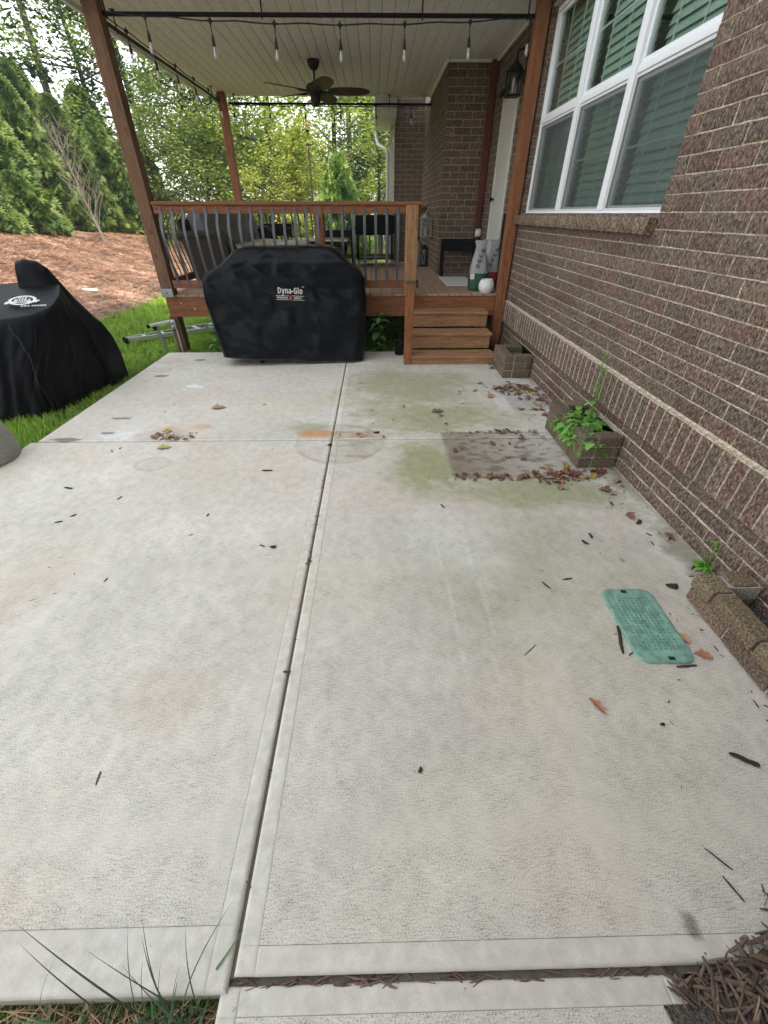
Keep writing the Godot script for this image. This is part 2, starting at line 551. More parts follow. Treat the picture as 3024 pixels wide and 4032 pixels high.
func patio_tint(x: float, z: float, smooth_: bool) -> Color:
	var big := ns(x * 22.0, z * 22.0, 5.0)
	var mid := ns(x * 75.0, z * 75.0, 9.0)
	var r := Vector3(0.610, 0.585, 0.535)
	if smooth_:
		r = Vector3(0.605, 0.585, 0.54)
	r *= 1.0 + 0.10 * big + 0.10 * mid
	# light falloff put into the colour: house side darker, with brown weathering
	var wear_falloff := smoothstep(-0.6, 0.5, x + 0.25 * big) * smoothstep(-4.4, -1.2, z + 0.5 * mid)
	r *= Vector3(0.985, 0.965, 0.94).lerp(Vector3(0.835, 0.795, 0.755), wear_falloff)
	r *= 1.0 + 0.05 * ns(x * 700.0, z * 160.0, 3.0)
	# faint warm and yellow-green washes
	r = r.lerp(Vector3(0.58, 0.50, 0.41), clampf(1.3 * ns(x * 30.0 + 40.0, z * 30.0, 2.0), 0.0, 0.6))
	r = r.lerp(Vector3(0.56, 0.53, 0.42), clampf(0.8 * ns(x * 26.0, z * 26.0 + 90.0, 3.0), 0.0, 0.5))
	# algae: a green wash from the steps to the planted vent well
	var w := 0.42 * ns(x * 60.0, z * 60.0, 14.0) + 0.30 * ns(x * 170.0, z * 260.0, 4.0) + 0.16 * ns(x * 500.0, z * 700.0, 4.0)
	var gr := 0.0
	gr = maxf(gr, 0.55 * blob(Vector2((x - 0.55) / 0.85, (z + 3.55) / 0.42).length() + w, 0.75, 0.4))
	gr = maxf(gr, 0.50 * blob(Vector2((x - 0.30) / 0.75, (z + 4.35) / 0.75).length() + w, 0.8, 0.45))
	gr = maxf(gr, 0.60 * blob(Vector2((x - 0.40) / 0.45, (z + 2.65) / 0.5).length() + w, 0.7, 0.4))
	gr = maxf(gr, 0.50 * blob(Vector2((x - 0.95) / 0.75, (z + 2.28) / 0.22).length() + w, 0.8, 0.4))
	gr = maxf(gr, 0.45 * blob(Vector2((x + 0.60) / 0.25, (z + 3.32) / 0.16).length() + w, 0.8, 0.4))
	gr = maxf(gr, 0.22 * blob(Vector2((x - 0.7) / 0.7, (z + 1.55) / 0.6).length() + w, 0.8, 0.5))
	gr = maxf(gr, 0.20 * blob(Vector2((x - 0.2) / 0.3, (z + 4.9) / 0.5).length() + w, 0.8, 0.5))
	r = r.lerp(Vector3(0.27, 0.285, 0.12), gr * (0.8 if smooth_ else 1.3))
	# pale bleached patch between the joint and the wall
	r = r.lerp(Vector3(0.66, 0.65, 0.62), 0.5 * blob(Vector2((x - 0.42) / 0.42, (z + 1.85) / 0.42).length() + w, 0.7, 0.4))
	# ring a pot left over the crossing of the joints
	var d := Vector2(x + 0.30, z + 3.03).length() + 0.03 * w
	if d < 0.42:
		var inside := blob(d, 0.345, 0.012)
		var rim := clampf(1.0 - absf(d - 0.345) / 0.02, 0.0, 1.0)
		r = r.lerp(Vector3(0.42, 0.36, 0.25) if x > -0.36 else Vector3(0.52, 0.45, 0.39), inside * clampf(0.35 + 0.7 * w, 0.0, 0.8))
		r = r.lerp(Vector3(0.30, 0.26, 0.17), rim * clampf(0.4 + 1.1 * w, 0.0, 0.9))
		r = r.lerp(Vector3(0.55, 0.24, 0.07), 0.75 * blob(Vector2((x + 0.49) / 0.20, (z + 3.20) / 0.085).length() + 0.6 * w, 0.8, 0.4))
		r = r.lerp(Vector3(0.50, 0.22, 0.08), 0.5 * blob(Vector2((x + 0.13) / 0.16, (z + 3.17) / 0.06).length() + 0.6 * w, 0.8, 0.4))
		r = r.lerp(Vector3(0.25, 0.22, 0.15), 0.5 * inside * clampf(ns(x * 130.0, z * 330.0, 31.0) * 2.2, 0.0, 1.0) * (1.0 if x > -0.36 else 0.3))
	# smaller pot rings
	for s in [[-1.66, -2.70, 0.13, 0.075], [-2.60, -5.35, 0.16, 0.09], [-2.58, -4.98, 0.16, 0.07]]:
		var e := Vector2((x - s[0]) / s[2], (z - s[1]) / s[3] * 0.75).length() + 0.05 * ns(x * 160.0, z * 160.0)
		if e < 1.5:
			r = r.lerp(Vector3(0.42, 0.28, 0.20), 0.45 * clampf(1.0 - absf(e - 0.95) / 0.16, 0.0, 1.0) + 0.18 * blob(e, 0.95, 0.1))
	# rust and a bleached fan where leaves lie in the cross joint
	r = r.lerp(Vector3(0.70, 0.70, 0.68), 0.7 * blob(Vector2((x + 2.10) / 0.36, (z + 3.20) / 0.12).length() + w, 0.8, 0.3))
	r = r.lerp(Vector3(0.45, 0.36, 0.27), 0.55 * blob(Vector2((x + 1.80) / 0.28, (z + 3.18) / 0.13).length() + w, 0.8, 0.3))
	r = r.lerp(Vector3(0.60, 0.33, 0.12), 0.55 * blob(Vector2((x + 1.52) / 0.09, (z + 3.36) / 0.05).length() + w, 0.8, 0.4))
	r = r.lerp(Vector3(0.60, 0.36, 0.14), 0.45 * blob(Vector2((x + 1.78) / 0.10, (z + 3.34) / 0.04).length() + w, 0.8, 0.4))
	# dark damp marks
	for s in [[-2.52, -3.12, 0.16, 0.045], [-2.27, -3.24, 0.08, 0.04], [-2.22, -5.38, 0.10, 0.05], [-2.45, -4.75, 0.10, 0.05], [0.805, -0.218, 0.028, 0.034], [-2.30, -3.55, 0.10, 0.03]]:
		r = r.lerp(Vector3(0.16, 0.14, 0.115), 0.8 * blob(Vector2((x - s[0]) / s[2], (z - s[1]) / s[3]).length() + 0.7 * w, 0.8, 0.13))
	# white paint drops
	for s in [[-1.98, -4.40, 0.035], [-1.90, -4.38, 0.028], [-1.96, -4.46, 0.02], [-2.02, -4.30, 0.016]]:
		r = r.lerp(Vector3(0.80, 0.80, 0.80), blob(Vector2((x - s[0]) * 0.6, z - s[1]).length(), s[2], 0.008))
	# rectangle where a mat or a board lay, and a smaller one by the wall
	var q := maxf(absf(x - 1.00) / 0.46, absf(z + 2.83) / 0.375)
	var q2 := 1.0 - smoothstep(0.96, 1.02, q + 0.06 * w)
	if q2 > 0.0:
		var left_ := smoothstep(1.5, 0.5, x + 0.7 * w)
		r = r.lerp(Vector3(0.21, 0.165, 0.115), q2 * clampf(0.22 + 0.6 * left_ + 0.6 * w, 0.0, 0.95))
		r = r.lerp(Vector3(0.10, 0.085, 0.07), q2 * 0.8 * clampf(ns(x * 260.0, z * 420.0, 77.0) * 2.6 - 0.3 + 0.6 * ns(x * 60.0, z * 60.0, 8.0), 0.0, 0.8))
	r = r.lerp(Vector3(0.20, 0.15, 0.12), clampf(0.4 + 1.2 * w, 0.0, 0.8) * clampf(1.0 - absf(q - 1.0 + 0.05 * w) / 0.03, 0.0, 1.0))
	q = maxf(absf(x - 1.51) / 0.22, absf(z + 3.88) / 0.2)
	r = r.lerp(Vector3(0.40, 0.385, 0.37), 0.6 * (1.0 - smoothstep(0.96, 1.02, q)))
	r = r.lerp(Vector3(0.66, 0.66, 0.64), 0.6 * (1.0 - smoothstep(0.9, 1.1, maxf(absf(x - 1.22) / 0.06, absf(z + 3.86) / 0.18))))
	# grime along the wall foot, chalk line beside it
	r = r.lerp(Vector3(0.20, 0.18, 0.13), 0.6 * smoothstep(1.60, 1.72, x + 0.35 * w))
	r = r.lerp(Vector3(0.70, 0.70, 0.68), 0.35 * clampf(1.0 - absf(x - 1.60 + 0.25 * w) / 0.05, 0.0, 1.0) * (1.0 if z > -2.6 else 0.4))
	# two faint straight scratches
	for s in [0.33, 0.49]:
		if z > -1.95 and z < -0.7:
			r = r.lerp(Vector3(0.70, 0.69, 0.66), 0.35 * clampf(1.0 - absf(x - s - 0.06 * ns(z * 40.0, s * 90.0)) / 0.008, 0.0, 1.0))
	return Color(r.x, r.y, r.z)

func slab(parent: Node, x0: float, x1: float, z0: float, z1: float, band: Array, step := 0.02, top := 0.0) -> void:
	# band: width of the trowelled border on the sides x0, x1, z0, z1 (0 for none)
	var ax := []
	for k in 2:
		var a: float = [x0, z0][k]
		var b: float = [x1, z1][k]
		var l := [a, a + 0.0015, a + 0.004, a + 0.008, a + 0.013]
		var t := a + 0.024
		var marks := [a + band[k * 2], b - band[k * 2 + 1]]
		while t < b - 0.018:
			l.append(t)
			t += step
		l.append_array([b - 0.013, b - 0.008, b - 0.004, b - 0.0015, b])
		for m in marks:
			if m > a + 0.02 and m < b - 0.02:
				l.append_array([m - 0.002, m, m + 0.002])
		l.sort()
		var u := [l[0]]
		for q in l:
			if q - u[-1] > 0.0011:
				u.append(q)
		ax.append(u)
	var nx: int = ax[0].size()
	var nzz: int = ax[1].size()
	for which in 2:
		var g := G.new()
		g.tinted = true
		var id := PackedInt32Array()
		id.resize(nx * nzz)
		id.fill(-1)
		for j in nzz - 1:
			var zm: float = (ax[1][j] + ax[1][j + 1]) * 0.5
			for k in nx - 1:
				var xm: float = (ax[0][k] + ax[0][k + 1]) * 0.5
				var inb: bool = xm < x0 + band[0] or xm > x1 - band[1] or zm < z0 + band[2] or zm > z1 - band[3]
				if inb != (which == 1):
					continue
				var q := []
				for e in [[k, j], [k, j + 1], [k + 1, j + 1], [k + 1, j]]:
					var n: int = e[1] * nx + e[0]
					if id[n] < 0:
						var x: float = ax[0][e[0]]
						var z: float = ax[1][e[1]]
						var d := minf(minf(x - x0, x1 - x), minf(z - z0, z1 - z))
						var y := top
						if d < 0.013:
							y -= 0.013 - sqrt(maxf(0.0, 0.013 * 0.013 - (0.013 - d) * (0.013 - d)))
						# the bordering tool left a shallow groove
						for s in [x - x0 - band[0], x1 - band[1] - x, z - z0 - band[2], z1 - band[3] - z]:
							if absf(s) < 0.0015 and inb:
								y -= 0.0022
						y += 0.0012 * ns(x * 40.0, z * 40.0, 21.0)
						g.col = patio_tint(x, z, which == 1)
						id[n] = g.at(Vector3(x, y, z))
					q.append(id[n])
				g.face(q[0], q[3], q[2], q[1])
		if which == 0:
			# sides
			g.col = Color(0.40, 0.385, 0.34)
			var y0 := top - 0.013
			var y1 := top - 0.14
			g.quad(Vector3(x0, y1, z1), Vector3(x0, y0, z1), Vector3(x1, y0, z1), Vector3(x1, y1, z1))
			g.quad(Vector3(x1, y1, z0), Vector3(x1, y0, z0), Vector3(x0, y0, z0), Vector3(x0, y1, z0))
			g.quad(Vector3(x0, y1, z0), Vector3(x0, y0, z0), Vector3(x0, y0, z1), Vector3(x0, y1, z1))
			g.quad(Vector3(x1, y1, z1), Vector3(x1, y0, z1), Vector3(x1, y0, z0), Vector3(x1, y1, z0))
			part("slab", g, M.concrete, parent)
		elif g.v.size():
			part("trowelled_border", g, M.trowelled, parent)

func patio() -> void:
	var p := thing("patio", "pale concrete patio of four slabs with tooled joints", "", Vector3.ZERO)
	p.set_meta("kind", "structure")
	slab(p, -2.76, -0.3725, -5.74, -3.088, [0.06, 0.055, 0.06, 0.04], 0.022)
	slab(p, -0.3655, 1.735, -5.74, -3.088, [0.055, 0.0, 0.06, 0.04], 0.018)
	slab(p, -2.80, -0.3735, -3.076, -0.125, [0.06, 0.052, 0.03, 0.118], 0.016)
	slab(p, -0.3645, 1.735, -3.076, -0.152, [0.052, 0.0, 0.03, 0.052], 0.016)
	var w := thing("walkway", "concrete walkway slab ending at the patio edge", "", Vector3.ZERO)
	w.set_meta("kind", "structure")
	slab(w, -0.392, 0.735, -0.139, 1.3, [0.05, 0.05, 0.05, 0.05], 0.02, -0.012)
	# what fills the joints
	var g := G.new()
	g.span(Vector3(-0.379, -0.13, -5.73), Vector3(-0.361, -0.012, -0.15))
	g.span(Vector3(-2.74, -0.13, -3.089), Vector3(1.70, -0.030, -3.075))
	g.span(Vector3(-0.39, -0.13, -0.153), Vector3(0.8, -0.020, -0.138))
	var o := part("joint_soil", g, M.joint_dirt, p)
	o.set_meta("kind", "stuff")

# ---------- the brick house ----------
const COURSE := 0.083
const MODULE := 0.25

# rock-faced brick, 0.24 long (z), 0.073 high, its face towards -x at x = 0
func brick_shape(seed_: int, length := 0.2410, height := 0.0752, amp := 0.0062) -> G:
	var g := G.new()
	g.tinted = true
	var t := 0.80 + 0.36 * fposmod(seed_ * 0.618, 1.0)
	var w := fposmod(seed_ * 0.377, 1.0)
	var base := Vector3(0.205, 0.145, 0.108).lerp(Vector3(0.228, 0.172, 0.130), w)
	if seed_ % 7 == 3:
		base = Vector3(0.21, 0.132, 0.102)
	base *= t
	g.col = Color(base.x, base.y, base.z)
	var rows := []
	for j in 5:
		var row := PackedVector3Array()
		for k in 9:
			var z := (k / 8.0 - 0.5) * length
			var y := (j / 4.0 - 0.5) * height
			var edge := k == 0 or k == 8 or j == 0 or j == 4
			var d := -0.002 + amp * (1.3 * ns(z * 900.0 + seed_ * 71.0, y * 400.0) + 1.2 * ns(z * 2400.0, y * 800.0 + seed_ * 37.0))
			d = minf(d, 0.0020)
			if edge:
				d = 0.0012 + 0.002 * ns(z * 900.0, y * 900.0 + seed_ * 11.0)
				z += 0.0016 * ns(y * 2500.0, z * 2500.0 + seed_ * 19.0)
				y += 0.0016 * ns(z * 2500.0 + seed_ * 23.0, y * 2500.0)
			row.append(Vector3(d, y, z))
		rows.append(row)
	g.sheet(rows, false, false)
	var hx := 0.085
	var a := length * 0.5
	var b := height * 0.5
	g.quad(Vector3(0.004, b, -a), Vector3(hx, b, -a), Vector3(hx, b, a), Vector3(0.004, b, a))
	g.quad(Vector3(0.004, -b, a), Vector3(hx, -b, a), Vector3(hx, -b, -a), Vector3(0.004, -b, -a))
	g.quad(Vector3(0.004, -b, -a), Vector3(hx, -b, -a), Vector3(hx, b, -a), Vector3(0.004, b, -a))
	g.quad(Vector3(0.004, b, a), Vector3(hx, b, a), Vector3(hx, -b, a), Vector3(0.004, -b, a))
	return g

var kinds := []
var kind_mesh := []
var layers_todo := []

func lay(t: Transform3D, which: int) -> void:
	layers_todo.append([t, which])

# courses of brick on a vertical face. o: lower corner of the face, along: direction of the courses (a unit vector), out: the way the face looks
func course_wall(o: Vector3, along: Vector3, out: Vector3, length: float, courses: int, holes: Array, jitter := 0.0025, first_shift := 0) -> void:
	for k in courses:
		var s := -0.125 * ((k + first_shift) % 2)
		var y := (k + 0.5) * COURSE
		while s < length - 0.01:
			var a := maxf(s, 0.0)
			var b := minf(s + 0.2410, length)
			s += MODULE
			var bits := [[a, b]]
			for h in holes:
				if y + 0.03 > h[2] and y - 0.03 < h[3]:
					var nb := []
					for q in bits:
						if q[1] <= h[0] or q[0] >= h[1]:
							nb.append(q)
						else:
							if q[0] < h[0] - 0.02:
								nb.append([q[0], h[0]])
							if q[1] > h[1] + 0.02:
								nb.append([h[1], q[1]])
					bits = nb
			for q in bits:
				var l: float = q[1] - q[0]
				if l < 0.02:
					continue
				var p: Vector3 = o + along * (q[0] + l * 0.5) + Vector3(0, y, 0) + out * rnd(-jitter * 0.6, jitter)
				var flip := 1.0 if rng.randf() < 0.5 else -1.0
				var bs := Basis(-out, Vector3.UP * flip, along * (l / 0.2410)) if (-out).cross(Vector3.UP).dot(along) > 0.0 else Basis(-out, Vector3.UP, -along * (l / 0.2410))
				if bs.determinant() < 0.0:
					bs = Basis(bs.x, -bs.y, bs.z)
				bs = bs * Basis(Vector3.RIGHT, rnd(-0.008, 0.008))
				lay(Transform3D(bs, p), rng.randi() % kinds.size())

# beads of mortar in the bed joints, squeezed out here and there
func bed_joints(g: G, o: Vector3, along: Vector3, out: Vector3, length: float, courses: int, holes: Array, y0 := 0.0) -> void:
	for k in courses + 1:
		var y := k * COURSE
		var stretches := [[0.0, length]]
		for h in holes:
			if y > h[2] - 0.01 and y < h[3] + 0.01:
				var nb := []
				for q in stretches:
					if h[1] <= q[0] or h[0] >= q[1]:
						nb.append(q)
						continue
					if h[0] > q[0] + 0.05:
						nb.append([q[0], h[0]])
					if h[1] < q[1] - 0.05:
						nb.append([h[1], q[1]])
				stretches = nb
		for q in stretches:
			var n := maxi(2, int((q[1] - q[0]) / 0.035))
			var rows := [PackedVector3Array(), PackedVector3Array(), PackedVector3Array(), PackedVector3Array()]
			for j in n + 1:
				var s: float = q[0] + (q[1] - q[0]) * j / n
				var p := o + along * s + Vector3(0, y0 + y, 0)
				var e := 0.0045 * ns(s * 160.0, k * 170.0) + 0.003 * ns(s * 700.0, k * 90.0)
				var dy := 0.0042 * ns(s * 250.0, k * 57.0, 7.0)
				rows[0].append(p + Vector3(0, 0.0068 + dy, 0) - out * 0.011)
				rows[1].append(p + Vector3(0, 0.0025 + dy, 0) + out * (-0.003 + e))
				rows[2].append(p + Vector3(0, -0.0032 + dy, 0) + out * (0.0 + e))
				rows[3].append(p + Vector3(0, -0.0078 + dy, 0) - out * 0.011)
			g.sheet(rows, false, (along.cross(Vector3.UP)).dot(out) < 0.0)

func seen(p: Vector3, cam: Transform3D) -> float:
	var q := cam.affine_inverse() * p
	if q.z > -0.1:
		return 0.0
	var x := q.x / -q.z / 0.9333
	var y := q.y / -q.z / 1.2444
	return 0.0 if absf(x) > 1.03 or absf(y) > 1.03 else 1.0 / (p - cam.origin).length_squared()

func house() -> void:
	var h := thing("brick_house", "brown rock-faced brick house with a triple window above the patio", "house")
	for k in 10:
		kinds.append(brick_shape(k + 1))
		kind_mesh.append(kinds[k].mesh())
	var X := 1.70
	# mortar core of the long wall with openings for the window and the door
	var g := G.new()
	var xa := X + 0.0032
	var xb := X + 0.30
	g.span(Vector3(xa, 0.585, -8.35), Vector3(xb, 1.49, 1.6))
	g.span(Vector3(xa, 3.075, -8.35), Vector3(xb, 6.2, 1.6))
	g.span(Vector3(xa, 1.49, -3.0), Vector3(xb, 3.075, 1.6))
	g.span(Vector3(xa, 1.49, -8.35), Vector3(xb, 3.075, -5.905))
	g.span(Vector3(X + 0.0282, -0.1, -8.0), Vector3(xb, 0.345, 1.6))
	g.span(Vector3(X - 0.0168, 0.345, -5.9), Vector3(xb, 0.5848, 1.6))
	g.span(Vector3(X + 0.004, 0.3452, -8.0), Vector3(xb, 0.5846, -5.9))
	bed_joints(g, Vector3(X, 0.592, -8.0), Vector3(0, 0, 1), Vector3(-1, 0, 0), 9.4, 34, [[2.10, 5.0, 0.905, 2.48], [0.50, 1.30, -1.0, 2.13]])
	bed_joints(g, Vector3(X + 0.025, 0.0, -5.9), Vector3(0, 0, 1), Vector3(-1, 0, 0), 7.3, 3, [])
	# the bay by the door and the wing behind it
	g.span(Vector3(1.0332, -0.1, -11.358), Vector3(1.60, 3.4, -8.0032))
	bed_joints(g, Vector3(1.03, 0.010, -8.0), Vector3(1, 0, 0), Vector3(0, 0, 1), 0.56, 38, [])
	bed_joints(g, Vector3(1.03, 0.010, -11.35), Vector3(0, 0, 1), Vector3(-1, 0, 0), 3.35, 38, [])
	g.span(Vector3(0.43, -0.1, -12.2), Vector3(6.0, 6.2, -11.3532))
	bed_joints(g, Vector3(0.43, 0.010, -11.35), Vector3(1, 0, 0), Vector3(0, 0, 1), 0.7, 42, [])
	part("mortar", g, M.mortar, h)
	# bricks
	course_wall(Vector3(X, 0.592, -8.0), Vector3(0, 0, 1), Vector3(-1, 0, 0), 9.4, 34, [[2.105, 4.995, 0.91, 2.475], [0.55, 1.32, -1.0, 2.10]])
	course_wall(Vector3(X + 0.025, 0.005, -5.9), Vector3(0, 0, 1), Vector3(-1, 0, 0), 7.3, 4, [[0.80, 1.20, -1.0, 0.25], [2.90, 3.28, -1.0, 0.22], [4.95, 5.30, -1.0, 0.17]], 0.002, 1)
	course_wall(Vector3(1.03, 0.010, -8.0), Vector3(1, 0, 0), Vector3(0, 0, 1), 0.56, 38, [])
	course_wall(Vector3(1.03, 0.010, -11.35), Vector3(0, 0, 1), Vector3(-1, 0, 0), 3.348, 38, [], 0.0025, 1)
	course_wall(Vector3(0.43, 0.010, -11.35), Vector3(1, 0, 0), Vector3(0, 0, 1), 0.66, 42, [])
	var cam := Transform3D(Basis.from_euler(Vector3(deg_to_rad(-35.977), deg_to_rad(-1.0589), 0)), Vector3(0, 1.5, 0))
	var order := []
	for k in layers_todo.size():
		var t: Transform3D = layers_todo[k][0]
		var sz := seen(t.origin, cam)
		# how squarely the face is seen
		var out := -t.basis.x.normalized()
		var d := (cam.origin - t.origin).normalized()
		sz *= maxf(0.0, out.dot(d)) * t.basis.z.length()
		order.append([sz, k])
	order.sort_custom(func(a, b): return a[0] > b[0])
	var rest := G.new()
	rest.tinted = true
	for n in order.size():
		var e: Array = layers_todo[order[n][1]]
		if n < 300:
			put("brick", kind_mesh[e[1]], M.brick, h, e[0])
		else:
			rest.add(kinds[e[1]], e[0])
	var o := part("brickwork", rest, M.brick, h)
	o.set_meta("kind", "stuff")
	# soldier course: bricks on end, standing proud of the wall
	var sold := []
	for k in 6:
		sold.append(brick_shape(40 + k, 0.073, 0.228, 0.004).mesh())
	var jg := G.new()
	var z := -5.86
	while z < 1.4:
		var b := Basis(Vector3.UP, 0.0) * Basis(Vector3.RIGHT, rnd(-0.012, 0.012))
		put("soldier_brick", sold[rng.randi() % 6], M.brick, h, Transform3D(b, Vector3(X - 0.022 + rnd(-0.002, 0.002), 0.460 + rnd(-0.002, 0.002), z)))
		jg.box(Vector3(X - 0.0150, 0.46 + rnd(-0.004, 0.004), z + 0.0415), Vector3(0.018, 0.225, rnd(0.008, 0.0115)), 0.003)
		z += COURSE
	jg.quad(Vector3(X + 0.004, 0.599, 1.4), Vector3(X + 0.004, 0.599, -5.9), Vector3(X - 0.020, 0.572, -5.9), Vector3(X - 0.020, 0.572, 1.4))
	part("soldier_joints", jg, M.mortar, h).set_meta("kind", "stuff")
	# the sloping sill of bricks on edge
	var sill := []
	for k in 5:
		var q := brick_shape(60 + k, 0.069, 0.085, 0.0025)
		for n in q.c.size():
			q.c[n] = q.c[n] * Color(1.18, 1.16, 1.02)
		sill.append(q.mesh())
	jg = G.new()
	z = -5.86
	while z < -3.02:
		put("sill_brick", sill[rng.randi() % 5], M.brick, h, Transform3D(Basis(Vector3.FORWARD, 0.10), Vector3(X - 0.060, 1.440 + rnd(-0.0015, 0.0015), z)))
		z += 0.0785
	jg.span(Vector3(X - 0.054, 1.402, -5.9), Vector3(X + 0.05, 1.478, -3.03))
	part("sill_mortar", jg, M.mortar, h)
	window(h, X)
	# foundation vents
	for v in [[-5.08, -4.71, 0.02, 0.245], [-2.99, -2.63, 0.02, 0.215], [-0.94, -0.60, 0.02, 0.165]]:
		var vg := G.new()
		var xv := X + 0.016
		vg.span(Vector3(xv + 0.012, v[2], v[0]), Vector3(xv + 0.03, v[3], v[1]))
		for e in [[v[2], v[2] + 0.018], [v[3] - 0.018, v[3]]]:
			vg.span(Vector3(xv, e[0], v[0]), Vector3(xv + 0.012, e[1], v[1]))
		var vent := part("foundation_vent", vg, M.black_plastic, h)
		var zz: float = v[0] + 0.02
		while zz < v[1] - 0.012:
			var lg := G.new()
			lg.box(Vector3(xv + 0.004, (v[2] + v[3]) * 0.5, zz), Vector3(0.014, v[3] - v[2] - 0.038, 0.007), 0.002, Basis(Vector3.UP, 0.5))
			part("louvre", lg, M.black_plastic, vent)
			zz += 0.024
	# door: white slab in a white frame, steel lintel over it
	var dg := G.new()
	dg.span(Vector3(X - 0.002, 0.66, -7.405), Vector3(X + 0.055, 2.66, -6.80), 0.003)
	var door := part("door", dg, M.paint_white, h)
	dg = G.new()
	dg.span(Vector3(X - 0.012, 0.66, -6.80), Vector3(X + 0.05, 2.70, -6.745), 0.004)
	dg.span(Vector3(X - 0.018, 0.66, -6.764), Vector3(X - 0.010, 2.70, -6.752), 0.002)
	dg.span(Vector3(X - 0.012, 0.66, -7.46), Vector3(X + 0.05, 2.70, -7.405), 0.004)
	dg.span(Vector3(X - 0.012, 2.66, -7.46), Vector3(X + 0.05, 2.715, -6.745), 0.004)
	part("door_frame", dg, M.paint_white, h)
	dg = G.new()
	dg.span(Vector3(X - 0.03, 2.745, -7.66), Vector3(X + 0.02, 2.79, -6.62))
	part("lintel", dg, M.black_iron, h)
	dg = G.new()
	dg.lathe([[0.0, 0.06], [0.02, 0.058], [0.028, 0.045], [0.022, 0.03], [0.010, 0.02], [0.012, 0.0], [0.03, 0.0]], Vector3.ZERO, 14)
	put("door_handle", dg.mesh(), M.black_iron, door, Transform3D(Basis(Vector3.BACK, PI * 0.5), Vector3(X - 0.002, 1.66, -7.33)))
	# roof over the long wall and the wing: boards, fascia, gutters
	var rg := G.new()
	rg.span(Vector3(1.15, 6.2, -12.7), Vector3(9.0, 6.32, 2.0))
	rg.quad(Vector3(1.10, 6.33, 2.05), Vector3(1.10, 6.33, -12.75), Vector3(5.2, 8.4, -12.75), Vector3(5.2, 8.4, 2.05))
	rg.quad(Vector3(5.2, 8.4, 2.05), Vector3(5.2, 8.4, -12.75), Vector3(9.3, 6.33, -12.75), Vector3(9.3, 6.33, 2.05))
	rg.span(Vector3(6.0, -0.1, -12.2), Vector3(6.2, 6.2, 1.6))
	rg.span(Vector3(1.72, -0.1, 1.601), Vector3(6.2, 6.2, 1.8))
	part("roof", rg, M.paint_white, h)
	# eave, corner board and downspout at the wing's far corner
	var sg := G.new()
	sg.span(Vector3(0.02, 2.93, -12.0), Vector3(0.42, 3.40, -10.25), 0.004)
	part("eave", sg, M.soffit, h)
	sg = G.new()
	sg.span(Vector3(0.33, -0.1, -11.38), Vector3(0.395, 3.5, -11.345), 0.004)
	sg.span(Vector3(0.402, -0.1, -11.40), Vector3(0.432, 3.5, -11.335), 0.004)
	part("corner_board", sg, M.paint_white, h)
	sg = G.new()
	sg.tube(PackedVector3Array([Vector3(0.06, 2.935, -11.9), Vector3(0.06, 2.80, -11.9), Vector3(0.10, 2.69, -11.78), Vector3(0.25, 2.59, -11.46), Vector3(0.29, 2.50, -11.40), Vector3(0.29, -0.1, -11.40)]), [0.034], 8)
	part("downspout", sg, M.paint_white, h)

